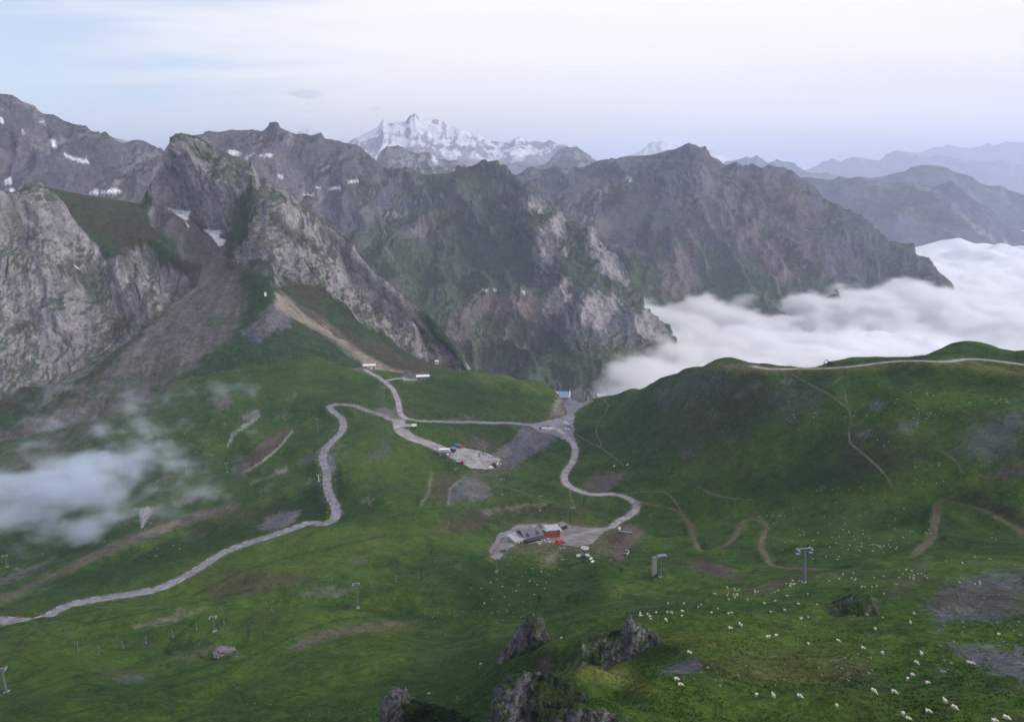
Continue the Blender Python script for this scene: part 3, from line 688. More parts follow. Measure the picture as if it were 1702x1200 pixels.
def lm_disp(P, u, v):
    px, py = to_pix(P)
    m = lm_mask(px, py)
    x, y, z = P[..., 0], P[..., 1], P[..., 2]
    q = x + z * .45                                     # the beds dip to the lower right
    w1 = fbm3(x / 160, y / 160, z / 160, 3) * 14
    bed = (x * .86 + z * .46 + y * .12) + w1 * .8
    def saw(c, p): 
        f = c / p - np.floor(c / p); return np.where(f < .82, f / .82, (1 - f) / .18) - .5
    beds = saw(bed + 3 * fbm3(x / 18, y / 18, z / 18, 3), 31.) * 8 * (.5 + .8 * noise3(x / 130, y / 130, z / 130)) + saw(bed + 2 * noise3(x / 7, y / 7, z / 30), 9.5) * 2.6
    slab = ridged3((q + w1) / 95, y / 300, z / 420, 4, .5, .6)
    fine = ridged3((q + w1 * .5) / 30, y / 70, z / 110, 4, .55, .5)
    lump = fbm3(x / 42, y / 42, z / 42, 5, .55)
    crack = noise3((bed + w1) / 40 + 7, y / 420, z / 600) + .10 * noise3(x / 12, y / 12, z / 12)
    crk = np.exp(-(crack / .030) ** 2) * sstep(-.1, .3, noise3(x / 90 + 4, y / 90, z / 90))
    d = m * (ridged3((bed + w1) / 150, y / 500, z / 700, 2, .5, .5) * 24 + slab * 13 + fine * 4.5 + lump * 5.5 + beds - crk * 7) + (1 - m) * (lump * 1.6 + fbm3(x / 12, y / 12, z / 12, 3) * .6)
    g = ridged3(x / 210 + 3, y / 500, z / 600, 2) * 26
    return d + g * m * .6, (m, slab, fine, crk, lump)
def lm_paint(P, px, py, Nn, d, info):
    m, slab, fine, crk, lump = info
    x, y, z = P[..., 0], P[..., 1], P[..., 2]
    q = x + z * .45
    n1 = fbm3(x / 60, y / 60, z / 60, 4); n2 = fbm3(q / 14, y / 40, z / 60, 4, .6); n3 = noise3(x / 5, y / 5, z / 5)
    rock = mix(np.broadcast_to(K['rock'] * 1.05, px.shape + (3,)).copy(), K['rockL'] * .92, sstep(-.4, .9, n2 + .6 * n1) * .62)
    rock = mix(rock, K['tan'], .22 * sstep(.1, .8, n1)); rock = mix(rock, K['rockD'], .5 * sstep(.2, 1., -n2 + .4 * n3))
    rock = mix(rock, K['rockD'], crk * .75)
    ledge = sstep(.62, .84, Nn[..., 2] + .26 * n1 + .10 * n3)
    rock = mix(rock, K['mgreen'] * .8, ledge * .8)
    turf = mix(np.broadcast_to(K['green2'], px.shape + (3,)).copy(), K['heath'], sstep(-.3, .5, n1))
    c = mix(turf, rock, sstep(.35, .6, m + .25 * n2))
    F = lambda key, poly, **k: feat(key, poly, col=c, px=px, py=py, x=x + z * .6, y=y - z * .4, **k)
    F('pscree', [(262,380),(285,348),(320,358),(345,388),(372,405),(385,440),(450,450),(440,480),(395,560),(330,610),(250,660),(180,700),(80,760),(-60,830),(-60,740),(60,700),(150,640),(230,560),(290,500),(330,445)], soft=9, amt=.92, nz=12, wl=22)
    F('scree', [(330,470),(300,510),(230,590),(140,690),(60,760),(30,770),(130,680),(210,590),(280,510)], soft=7, amt=.6, nz=9, wl=14)
    F('green2', [(395,450),(452,455),(462,520),(455,560),(500,580),(560,600),(600,618),(500,620),(400,640),(250,720),(0,840),(-160,900),(-160,860),(40,780),(200,690),(320,610),(385,560),(410,500)], soft=8, amt=.95, nz=10, wl=18)
    F('gd', [(398,460),(450,458),(458,520),(430,560),(400,570),(400,500)], soft=8, amt=.5, nz=10, wl=12)
    F('slate', [(400,555),(440,515),(458,503),(490,515),(480,545),(455,550),(430,572)], soft=3, amt=.8, nz=7, wl=9)
    F('scree', [(425,545),(450,512),(480,520),(455,545),(435,565)], soft=4, amt=.6, nz=9, wl=7)
    F('tan', [(455,480),(480,495),(540,530),(575,560),(610,590),(650,612),(690,620),(610,615),(585,592),(560,572),(500,535),(460,512)], soft=4, amt=.9, nz=5, wl=12)
    F('heath', [(470,478),(560,545),(640,590),(720,610),(660,612),(580,572),(500,520)], soft=6, amt=.85, nz=8, wl=12)
    F('brown', [(560,545),(640,575),(720,600),(770,612),(680,614),(600,580)], soft=9, amt=.55, nz=10, wl=14)
    F('green2', [(520,548),(556,560),(600,600),(560,585)], soft=5, amt=.4, nz=5, wl=12)
    F('heath', [(90,315),(170,328),(235,338),(240,390),(195,398),(170,380),(120,345)], soft=9, amt=.7, nz=20, wl=18)
    F('heath', [(165,375),(205,395),(225,450),(205,440)], soft=8, amt=.7, nz=8, wl=16)
    F('green2', [(306,232),(345,242),(350,264),(328,270),(314,250)], soft=5, amt=.6, nz=8, wl=16)
    F('green2', [(385,350),(418,300),(425,345),(405,395),(385,440),(375,410)], soft=7, amt=.8, nz=10, wl=16)
    F('heath', [(428,330),(455,355),(505,390),(530,420),(500,410),(450,375)], soft=6, amt=.7, nz=9, wl=14)
    F('green2', [(665,478),(700,488),(735,520),(765,575),(785,610),(755,590),(725,560),(700,525)], soft=6, amt=.8, nz=12, wl=14)
    F('green2', [(125,450),(170,430),(190,470),(180,500),(145,490)], soft=7, amt=.6, nz=12, wl=14)
    F('green2', [(235,415),(262,400),(275,415),(255,440),(240,435)], soft=6, amt=.5, nz=9, wl=14)
    F('heath', [(95,440),(150,480),(190,560),(215,545),(180,500),(110,430)], soft=5, amt=.6, nz=9, wl=12)
    F('heath', [(0,335),(40,345),(50,400),(20,390),(0,360)], soft=8, amt=.5, nz=12, wl=12)
    F('rock', [(80,640),(170,600),(180,585),(120,640),(60,680)], soft=6, amt=.6, nz=8, wl=10)
    stk = noise2((x * .8 + z * .62) / 9, y / 160) + .6 * noise2((x * .8 + z * .62) / 3.5, y / 90)
    smk = sstep(.5, .2, m) * sstep(-8, 8, poly_sd(px, py, [(262,380),(345,388),(385,440),(440,480),(395,560),(250,660),(80,760),(-60,830),(-60,740),(150,640),(290,500)]))
    c *= (1 + .30 * stk * smk)[..., None]
    c = mix(c, K['mgreen'] * .8, smk * .7 * sstep(.25, .8, n1 + .5 * n3 + (400 - px) / -900. + (py - 520) / 420.))
    # couloirs and the long dark crack
    for ln in [[(636,450),(636,480),(645,505),(655,540)], [(432,290),(440,320),(452,350)], [(515,350),(520,380),(540,420),(560,470)], [(330,275),(336,310),(333,340)], [(70,520),(85,590)], [(40,400),(75,470),(80,540)]]:
        F('rockD', ln, line=True, w=2.0, soft=2.5, amt=.8, nz=2.5, wl=8)
    # old snow
    for p in [[(277,345),(294,349),(316,351),(313,364),(308,367),(295,358)],[(337,381),(352,384),(367,382),(364,396),(374,398),(372,407),(364,410),(352,394)],[(166,588),(188,569),(180,578),(168,587)],[(240,455),(248,462),(245,462)],[(122,440),(134,448),(128,446)],[(308,368),(315,376),(313,378)]]:
        F('snow', p, soft=1.0, amt=1.0, nz=.8, wl=6)
    gr = (1 + .16 * n3 + .12 * n2); c *= gr[..., None]
    return c
patch('rocky_mountain', LM, 640, 430, -170, 832, lm_disp, lm_paint, M_rock, back=(.22, .20), jag=.18)

# ---- generic mountains
def mk_disp(amp, wl, jit=1.0, lean=.0, sharp=.5):
    def f(P, u, v):
        x, y, z = P[..., 0], P[..., 1], P[..., 2]
        w = fbm3(x / wl / 2, y / wl / 2, z / wl / 2, 3) * wl * .35
        q = x + z * lean
        rg = ridged3((q + w) / wl, y / wl / 2.2 + w / wl * .5, z / wl / 2.6, 6, .55, sharp)
        fn = fbm3(x / wl * 3.1, y / wl * 3.1, z / wl * 3.1, 5, .58)
        return rg * amp + fn * amp * .42 * jit, (rg, fn)
    return f
def mk_paint(wl, rock, turf, ledge, feats=(), snow=None, turfz=None, dark=.5):
    def f(P, px, py, Nn, d, info):
        rg, fn = info
        x, y, z = P[..., 0], P[..., 1], P[..., 2]
        n1 = fbm3(x / wl / 1.5, y / wl / 1.5, z / wl / 1.5, 5, .6); n3 = fbm3(x / wl * 6, y / wl * 6, z / wl * 6, 2)
        n2 = fbm3(x / wl * 3, y / wl, z / wl, 4, .6)
        c = mix(np.broadcast_to(K[rock], px.shape + (3,)).copy(), K['rockD'] * .62, dark * sstep(-.3, .7, n2 + .3 * n3))
        c = mix(c, K['rock'] * 1.15, .75 * sstep(.25, .9, -n2 + .3 * n1 - .4 * rg))
        t = mix(np.broadcast_to(K[turf], px.shape + (3,)).copy(), K['heath'], sstep(-.2, .5, n1))
        g = sstep(ledge - .12, ledge + .12, Nn[..., 2] + .20 * n1 + .10 * n3 + (0 if turfz is None else (turfz - z) / 900.))
        c = mix(c, t, g)
        F = lambda key, poly, **k: feat(key, poly, col=c, px=px, py=py, x=x + z * .6, y=y - z * .4, **k)
        for ft in feats: F(ft[0], ft[1], **ft[2])
        if snow is not None: c = snow(c, P, px, py, Nn, n1, n2, n3, rg)
        return c * (1 + .14 * n3 + .08 * n2)[..., None]
    return f
sn = lambda p: ('snow', p, dict(soft=1.2, amt=.95, nz=2.2, wl=14))
# far left ridge with snow in its gullies, and the range behind the rocky mountain
BL = [
 [(-180,520,2000),(0,500,2050),(120,470,2100),(250,470,2150),(400,520,2200),(520,560,2200),(640,600,2150),(760,640,2100)],
 [(-180,330,2400),(0,330,2400),(60,330,2350),(140,335,2350),(250,340,2400),(400,330,2500),(500,350,2450),(580,390,2400),(640,440,2350),(760,560,2250)],
 [(-180,150,2750),(-60,170,2750),(-20,166,2750),(0,160,2750),(22,160,2750),(38,172,2750),(60,180,2760),(75,190,2770),(92,190,2780),(108,200,2790),(130,206,2800),(148,212,2810),(160,228,2820),(168,234,2830),(182,236,2840),(192,243,2850),(205,248,2850),(215,248,2850),(225,241,2850),(240,241,2850),(255,247,2850),(268,250,2870),(300,268,2900),(340,236,2950),(352,226,2950),(372,221,2950),(385,216,2950),(400,217,2950),(420,215,2950),(440,220,2950),(458,217,2950),(470,226,2950),(500,229,2940),(522,227,2930),(545,233,2920),(570,236,2900),(590,242,2900),(604,252,2890),(620,268,2880),(640,290,2850),(700,350,2800),(760,420,2750)],
]
bl_f = [('scree', [(0,255),(40,215),(60,225),(30,270),(0,300)], dict(soft=8, amt=.6, nz=12, wl=40)), ('scree', [(400,262),(440,250),(470,262),(480,290),(520,330),(560,360),(500,330),(440,300)], dict(soft=9, amt=.7, nz=14, wl=40)),
        ('scree', [(150,350),(250,300),(262,330),(200,345)], dict(soft=8, amt=.6, nz=10, wl=40)), ('green2', [(580,300),(620,290),(700,380),(720,470),(640,430)], dict(soft=20, amt=.5, nz=30, wl=60))] + [sn(p) for p in [
 [(102,250),(120,262),(143,264),(148,272),(138,273),(125,266),(110,262)],[(85,232),(92,232),(94,246),(86,248)],[(8,300),(20,292),(20,304),(10,308)],[(0,196),(6,200),(8,208),(0,204)],
 [(145,322),(160,316),(175,318),(185,313),(200,315),(200,321),(178,322),(160,323)],[(376,250),(392,250),(402,258),(396,260),(380,257)],[(404,262),(424,254),(422,258),(408,264)],[(432,258),(445,256),(458,257),(448,261)],
 [(500,322),(512,324),(525,322),(518,330),(508,330)],[(525,312),(532,310),(536,316)],[(542,316),(560,310),(572,318),(555,315)],[(578,300),(598,299),(596,304),(580,304)],[(462,292),(476,288),(470,298)],[(70,200),(74,208),(72,210)],[(36,215),(44,222),(40,224)],[(18,312),(30,318),(16,320)]]]
patch('mountain_range', BL, 500, 180, -185, 765, mk_disp(40, 230, .7), mk_paint(150, 'rockD', 'green2', .90, bl_f, dark=.6), M_rock, back=(.2, .3), jag=.2)

# the central mountain with the pale spur
CM = [
 [(500,700,1500),(640,700,1480),(760,700,1420),(850,720,1380),(950,720,1380),(1050,710,1450),(1130,690,1600),(1250,680,1700)],
 [(500,640,1700),(640,650,1700),(760,650,1650),(850,650,1600),(950,640,1650),(1050,640,1700),(1130,640,1750),(1250,640,1800)],
 [(500,520,1950),(600,500,1950),(700,520,1930),(780,540,1900),(850,545,1850),(920,540,1800),(985,560,1780),(1050,590,1780),(1110,600,1820),(1180,600,1950),(1250,600,2000)],
 [(500,420,2250),(560,380,2350),(640,400,2300),(720,410,2300),(800,420,2250),(850,430,2200),(900,430,2080),(945,440,2010),(1000,470,1980),(1040,510,1950),(1080,555,1930),(1120,590,1950),(1180,590,2050),(1250,600,2100)],
 [(500,300,2750),(560,290,2700),(640,310,2650),(720,320,2600),(790,320,2500),(840,330,2400),(870,325,2330),(900,345,2270),(930,370,2220),(955,390,2190),(1000,415,2150),(1020,440,2120),(1045,480,2080),(1080,525,2040),(1115,565,2040),(1150,580,2100),(1180,590,2150),(1250,600,2200)],
 [(500,262,3000),(560,262,2980),(600,270,2960),(620,277,2950),(650,280,2930),(685,283,2900),(710,287,2880),(740,284,2850),(770,280,2800),(790,270,2750),(805,265,2730),(822,266,2700),(838,276,2640),(850,284,2600),(862,296,2540),(875,306,2480),(890,313,2440),(905,322,2400),(920,334,2360),(932,348,2330),(945,360,2300),(962,368,2280),(978,378,2260),(992,392,2240),(1003,408,2220),(1015,420,2200),(1028,438,2180),(1040,458,2160),(1052,484,2140),(1070,505,2130),(1090,528,2120),(1108,552,2120),(1125,572,2140),(1150,590,2180),(1180,600,2220),(1250,620,2250)],
]
cm_f = [('mdark', [(700,400),(860,370),(900,430),(880,480),(760,500),(680,460)], dict(soft=20, amt=.6, nz=30, wl=60)),
        ('mscree', [(880,300),(960,330),(990,370),(940,350)], dict(soft=6, amt=.5, nz=10, wl=30)),
        ('mdark', [(940,430),(975,440),(985,490),(960,540),(930,560),(900,540),(920,480)], dict(soft=8, amt=.7, nz=12, wl=30)),
        ('mgreen', [(560,400),(700,380),(860,360),(900,440),(850,500),(760,540),(640,520),(600,460)], dict(soft=30, amt=.55, nz=40, wl=60)),
        ('scree', [(648,400),(665,378),(700,366),(718,360),(722,378),(705,398),(670,392)], dict(soft=3, amt=.85, nz=5, wl=30)),
        ('scree', [(575,350),(590,330),(622,350),(618,365),(590,362)], dict(soft=5, amt=.7, nz=8, wl=30)),
        ('mscree', [(740,560),(760,515),(810,485),(880,480),(900,510),(890,560),(820,580),(760,600)], dict(soft=12, amt=.85, nz=14, wl=40)),
        ('mgreen', [(790,520),(880,530),(880,600),(800,620),(740,600)], dict(soft=20, amt=.6, nz=14, wl=40)),
        ('mgreen', [(900,560),(980,570),(1060,590),(1110,590),(1100,640),(850,640)], dict(soft=12, amt=.75, nz=14, wl=40)),
        ('mgreen', [(950,400),(985,390),(985,440),(1000,470),(960,480),(930,480),(935,440)], dict(soft=8, amt=.65, nz=14, wl=30)),
        ('mgreen', [(1050,470),(1160,560),(1200,600),(1120,600),(1080,540)], dict(soft=10, amt=.75, nz=12, wl=40))]
for p in [[(900,380),(915,365),(935,350),(940,380),(925,400),(935,420),(915,430),(905,470),(900,440)],[(975,378),(995,392),(1000,420),(985,430),(975,410)],[(1000,410),(1020,425),(1045,470),(1045,480),(1020,460),(1000,455)],
          [(965,505),(985,485),(1000,490),(1010,500),(1020,490),(1028,510),(1010,535),(1000,560),(985,545),(965,540)],[(1055,530),(1075,510),(1105,550),(1110,572),(1080,560),(1060,552)],[(915,480),(945,460),(945,500),(925,520),(900,525)],[(870,330),(900,340),(895,352),(870,345)]]:
    cm_f.append(('rockL', p, dict(soft=5, amt=.75, nz=9, wl=18)))
for p in [[(802,481),(812,482),(808,485)],[(820,481),(828,482),(822,485)],[(868,486),(876,484),(872,488)]]: cm_f.append(('snow', p, dict(soft=1, amt=1, nz=1, wl=9)))
patch('central_mountain', CM, 500, 290, 500, 1240, mk_disp(38, 150, .6, lean=.2), mk_paint(90, 'rockD', 'mgreen', .62, cm_f, dark=.6), M_rock, back=(.12, .25), jag=.3)

# the dark pyramid on the right
PM = [
 [(820,700,2300),(960,640,2300),(1100,640,2200),(1250,600,2250),(1400,580,2350),(1500,560,2450),(1600,560,2600),(1700,560,2700)],
 [(820,560,2500),(960,520,2500),(1060,500,2550),(1160,520,2500),(1280,520,2500),(1380,520,2550),(1480,510,2650),(1560,530,2750),(1600,600,2800),(1700,690,2900)],
 [(820,420,2900),(940,390,2950),(1010,400,2950),(1060,380,2950),(1120,380,2850),(1170,370,2820),(1230,390,2820),(1320,400,2850),(1400,430,2900),(1480,450,2930),(1560,470,2950),(1600,580,2950),(1700,690,2950)],
 [(820,310,3500),(880,310,3500),(960,300,3480),(1010,300,3450),(1060,290,3400),(1110,270,3250),(1150,265,3200),(1200,300,3180),(1260,310,3150),(1320,330,3120),(1400,380,3080),(1480,420,3050),(1560,462,3040),(1590,560,3040),(1700,690,3040)],
 [(820,296,3750),(860,290,3750),(885,278,3750),(900,282,3750),(920,277,3750),(945,279,3750),(970,277,3700),(985,270,3680),(1000,267,3660),(1020,266,3640),(1040,262,3620),(1065,259,3590),(1090,253,3550),(1108,248,3520),(1122,246,3500),(1132,242,3490),(1144,237,3480),(1152,241,3480),(1160,246,3475),(1172,249,3470),(1185,259,3460),(1196,264,3450),(1205,273,3440),(1222,280,3430),(1240,280,3420),(1255,284,3410),(1275,280,3400),(1292,282,3395),(1305,289,3385),(1325,294,3370),(1340,302,3360),(1358,316,3350),(1378,334,3330),(1400,349,3310),(1420,362,3300),(1440,377,3290),(1460,392,3280),(1480,403,3270),(1500,412,3260),(1520,424,3250),(1540,438,3240),(1555,448,3230),(1570,460,3225),(1579,471,3220),(1586,490,3215),(1598,560,3210),(1700,660,3200)],
]
pm_f = [('mdark', [(1060,300),(1145,245),(1200,275),(1180,330),(1120,380),(1085,400),(1090,340)], dict(soft=16, amt=.6, nz=22, wl=60)),
        ('mdark', [(1280,330),(1400,370),(1540,450),(1500,500),(1380,470),(1320,430)], dict(soft=18, amt=.55, nz=24, wl=60)),
        ('rock', [(1165,290),(1210,300),(1230,350),(1200,395),(1150,390),(1150,340)], dict(soft=10, amt=.6, nz=26, wl=26)),
        ('mscree', [(1290,300),(1330,310),(1360,420),(1340,440),(1310,380)], dict(soft=8, amt=.5, nz=16, wl=40)),
        ('scree', [(990,360),(1010,352),(1040,345),(1060,310),(1090,285),(1095,290),(1070,330),(1095,320),(1075,355),(1060,385),(1050,410),(1080,425),(1040,425),(1000,390)], dict(soft=5, amt=.8, nz=10, wl=40)),
        ('mscree', [(1095,490),(1110,440),(1130,400),(1150,395),(1160,420),(1170,470),(1150,490),(1120,495)], dict(soft=8, amt=.8, nz=12, wl=40)),
        ('mscree', [(1200,380),(1250,380),(1290,420),(1330,470),(1300,470),(1250,430)], dict(soft=14, amt=.8, nz=14, wl=50)),
        ('mgreen', [(1160,410),(1220,410),(1300,480),(1340,530),(1120,540),(1140,500),(1175,470)], dict(soft=16, amt=.75, nz=18, wl=60)),
        ('mgreen', [(1350,470),(1420,480),(1500,490),(1500,540),(1380,540),(1350,510)], dict(soft=16, amt=.6, nz=18, wl=60)),
        ('mgreen', [(1080,340),(1100,380),(1060,420),(1000,420),(1060,450),(1110,420)], dict(soft=14, amt=.35, nz=18, wl=50)),
        ('heath', [(1120,380),(1200,300),(1260,310),(1280,380),(1200,390)], dict(soft=20, amt=.35, nz=18, wl=50)),
        ('mgreen', [(1000,420),(1090,430),(1100,520),(1130,560),(1060,520)], dict(soft=12, amt=.7, nz=18, wl=50)),
        sn([(1040,292),(1048,294),(1052,304),(1046,302)])]
patch('pyramid_mountain', PM, 500, 230, 820, 1700, mk_disp(50, 330, .55, lean=-.1), mk_paint(190, 'rockD', 'mgreen', .70, pm_f, dark=.6, turfz=60), M_rock, back=(.15, .3), jag=.14)

# ---- distant blue ridges
def ridge(name, crest, r0, base, px0, px1, nu, nv, amp, wl, paint, bz=None, jag=.35, dr=.18):
    crest = [(a, b, r0) for a, b in crest]
    lo = [(a, base, r0 * (1 - dr)) for a, b, _ in crest]
    mid = [(a, b + (base - b) * .38, r0 * (1 - dr * .45)) for a, b, _ in crest]
    return patch(name, [lo, mid, crest], nu, nv, px0, px1, mk_disp(amp, wl), paint, M_far, back=(.12, .2), jag=jag)
bluep = mk_paint(500, 'rockD', 'mgreen', .92, dark=.8)  # bluish rock colour deepens the blue of the haze
ridge('distant_ridge', [(1180,330),(1240,315),(1290,300),(1330,294),(1350,294),(1372,296),(1384,297),(1394,291),(1410,298),(1440,302),(1470,305),(1490,302),(1505,301),(1520,304),(1545,310),(1560,310),(1580,306),(1600,312),(1620,325),(1645,342),(1670,362),(1690,378),(1710,388),(1760,410),(1860,440)], 6200, 430, 1180, 1860, 300, 120, 45, 900, bluep)
ridge('distant_ridge', [(1380,305),(1430,296),(1460,294),(1480,290),(1500,288),(1515,280),(1530,278),(1550,276),(1570,277),(1585,282),(1605,288),(1622,294),(1635,304),(1650,308),(1665,308),(1680,318),(1702,328),(1740,345),(1860,380)], 8200, 400, 1380, 1860, 220, 90, 50, 1100, bluep)
def nv_snow(c, P, px, py, Nn, n1, n2, n3, rg):
    x, y, z = P[..., 0], P[..., 1], P[..., 2]
    m = sstep(.68, .90, Nn[..., 2] + .6 * n1 + .35 * n2 + (z - 620) / 2200.)
    m *= sstep(-6, 6, 262 - py + 10 * n1)
    return mix(c, K['snow'], m * .95)
ridge('snowy_peak', [(470,300),(560,262),(582,235),(596,228),(606,223),(618,216),(626,214),(632,204),(637,199),(643,206),(652,206),(664,206),(674,204),(681,194),(690,188),(697,192),(705,198),(722,198),(738,202),(745,210),(762,214),(775,222),(788,222),(805,230),(825,236),(845,236),(855,232),(864,229),(874,236),(892,238),(905,240),(914,236),(925,242),(945,240),(960,246),(975,256),(990,268),(1040,300)], 10500, 330, 470, 1040, 460, 150, 50, 900,
      mk_paint(240, 'rock', 'rock', .8, snow=nv_snow, dark=.6), jag=.2)
ridge('distant_ridge', [(560,300),(620,268),(640,256),(655,251),(675,250),(695,252),(715,250),(730,262),(760,268),(800,290),(830,305)], 5200, 330, 560, 830, 160, 60, 60, 400, mk_paint(300, 'rock', 'green2', .8, [sn([(718,257),(724,262),(728,275),(722,270)]), sn([(684,262),(688,268),(692,276)])], dark=.6))
ridge('distant_ridge', [(830,320),(865,300),(880,282),(905,268),(925,252),(938,244),(948,243),(960,248),(975,258),(990,268),(1030,290)], 7200, 330, 830, 1030, 120, 60, 60, 400, mk_paint(400, 'rock', 'green2', .8, dark=.6))
fs = lambda c, P, px, py, Nn, n1, n2, n3, rg: mix(c, K['snow'], .9 * sstep(.25, .5, Nn[..., 2] + .35 * n1 + .2 * n2))
snp = mk_paint(500, 'rock', 'rock', .9, snow=fs, dark=.4)
ridge('snowy_peak', [(470,240),(490,228),(502,222),(514,216),(524,218),(538,222),(550,228),(580,245)], 11500, 290, 470, 580, 90, 40, 60, 500, snp)
ridge('distant_ridge', [(160,262),(188,242),(197,236),(205,233),(214,236),(222,233),(235,237),(250,243),(275,255)], 12500, 290, 160, 275, 90, 40, 60, 500, mk_paint(500, 'rock', 'rock', .9, dark=.4))
ridge('snowy_peak', [(1010,275),(1038,262),(1055,254),(1070,250),(1085,242),(1100,238),(1118,238),(1135,242),(1160,248),(1180,252),(1195,262),(1215,275)], 12500, 310, 1010, 1215, 130, 50, 60, 500, snp)
ridge('distant_ridge', [(1180,280),(1208,268),(1232,267),(1250,265),(1258,260),(1266,266),(1280,271),(1290,263),(1300,270),(1318,278),(1340,288),(1370,296),(1420,300)], 12000, 320, 1180, 1420, 130, 50, 60, 600, bluep)
ridge('distant_ridge', [(1320,296),(1345,284),(1370,274),(1395,268),(1415,260),(1430,260),(1445,266),(1458,268),(1470,256),(1485,250),(1500,250),(1515,254),(1530,258),(1560,262),(1620,268),(1720,280),(1860,290)], 19000, 330, 1320, 1860, 200, 50, 120, 900, bluep)
ridge('distant_ridge', [(1480,262),(1520,256),(1560,248),(1590,246),(1600,250),(1640,244),(1665,243),(1685,238),(1702,238),(1740,230),(1860,225)], 26000, 330, 1480, 1860, 140, 50, 150, 1200, bluep)
# the land under the clouds out to the horizon
a = np.linspace(-math.pi, math.pi, 97); rr = np.array([0., 400, 900, 1440, 2000, 4000, 9000, 20000, 34000])
fl = np.stack([rr[:, None] * np.sin(a), rr[:, None] * np.cos(a), np.where(rr < 1450, -150., np.where(rr < 3000, -330., -420.))[:, None] * np.ones(97)], -1)
grid_mesh('valley_floor', fl, np.broadcast_to(K['green2'], fl.shape).copy(), M_far, 'structure')
# ------------------------------------------------------------------ haze
def box_obj(name, lo, hi, mat, kind='stuff'):
    bm = bmesh.new(); bmesh.ops.create_cube(bm, size=1)
    for v in bm.verts: v.co = Vector([(lo[i] + hi[i]) / 2 + v.co[i] * (hi[i] - lo[i]) for i in range(3)])
    me = bpy.data.meshes.new(name); bm.to_mesh(me); bm.free(); me.materials.append(mat)
    o = bpy.data.objects.new(name, me); C.objects.link(o); o['kind'] = kind; return o
hm_ = bpy.data.materials.new('haze'); hm_.use_nodes = True; t = hm_.node_tree; t.nodes.clear()
ho = N(t, 'ShaderNodeOutputMaterial'); hv = N(t, 'ShaderNodeVolumePrincipled', inp={'Color': (.67, .74, .99, 1), 'Density': 0.000080, 'Anisotropy': 0.0})
L(t, hv.outputs[0], ho.inputs['Volume'])
HAZE = box_obj('haze', (-34500, -34500, -422), (34500, 34500, 1190), hm_)
# ------------------------------------------------------------------ clouds lying in the valleys
def gn_volume(name, lo, hi, res, build, color=(.97, .98, 1, 1), aniso=.25, dens=1.0, voxel=None):
    ng = bpy.data.node_groups.new(name, 'GeometryNodeTree')
    ng.interface.new_socket('Geometry', in_out='INPUT', socket_type='NodeSocketGeometry')
    ng.interface.new_socket('Geometry', in_out='OUTPUT', socket_type='NodeSocketGeometry')
    go = N(ng, 'NodeGroupOutput'); vcn = N(ng, 'GeometryNodeVolumeCube')
    vcn.inputs['Min'].default_value = lo; vcn.inputs['Max'].default_value = hi
    for k, r_ in zip('XYZ', res): vcn.inputs['Resolution ' + k].default_value = r_
    pos = N(ng, 'GeometryNodeInputPosition')
    sx = N(ng, 'ShaderNodeSeparateXYZ'); L(ng, pos.outputs[0], sx.inputs[0])
    class E:                                  # tiny expression builder
        def __init__(s, o): s.o = o
        def op(s, kind, b=None, c=None):
            n = N(ng, 'ShaderNodeMath', operation=kind)
            for i, q in enumerate((s, b, c)):
                if q is None: continue
                if isinstance(q, E): L(ng, q.o, n.inputs[i])
                else: n.inputs[i].default_value = q
            return E(n.outputs[0])
        def __add__(s, b): return s.op('ADD', b)
        def __sub__(s, b): return s.op('SUBTRACT', b)
        def __mul__(s, b): return s.op('MULTIPLY', b)
        def __truediv__(s, b): return s.op('DIVIDE', b)
        def clamp(s): return s.op('MAXIMUM', 0.0).op('MINIMUM', 1.0)
        def step(s, a, b):
            t = ((s - a) * (1.0 / (b - a))).clamp(); return t * t * (t * -2.0 + 3.0)
    def noise(sc, detail, off=(0, 0, 0), stretch=(1, 1, 1), rough=.55):
        m = N(ng, 'ShaderNodeVectorMath', operation='MULTIPLY_ADD'); L(ng, pos.outputs[0], m.inputs[0])
        m.inputs[1].default_value = [q * sc for q in stretch]; m.inputs[2].default_value = off
        n = N(ng, 'ShaderNodeTexNoise', inp={'Scale': 1.0, 'Detail': detail, 'Roughness': rough}); L(ng, m.outputs[0], n.inputs['Vector'])
        return E(n.outputs[0])
    d = build(E(sx.outputs['X']), E(sx.outputs['Y']), E(sx.outputs['Z']), noise)
    L(ng, d.o, vcn.inputs['Density'])
    sm = N(ng, 'GeometryNodeSetMaterial'); L(ng, vcn.outputs[0], sm.inputs[0]); L(ng, sm.outputs[0], go.inputs[0])
    m = bpy.data.materials.new(name); m.use_nodes = True; t = m.node_tree; t.nodes.clear()
    oo = N(t, 'ShaderNodeOutputMaterial'); vv = N(t, 'ShaderNodeVolumePrincipled', inp={'Color': color, 'Density': dens, 'Anisotropy': aniso}); L(t, vv.outputs[0], oo.inputs['Volume'])
    sm.inputs['Material'].default_value = m
    me = bpy.data.meshes.new(name); me.materials.append(m)
    me.from_pydata([lo, hi, (lo[0], hi[1], lo[2])], [], [(0, 1, 2)])
    o = bpy.data.objects.new(name, me); C.objects.link(o); md = o.modifiers.new('density', 'NODES'); md.node_group = ng
    o['kind'] = 'stuff'
    return o
WCOL = (.84, .90, 1.0, 1)
CL = -114.0
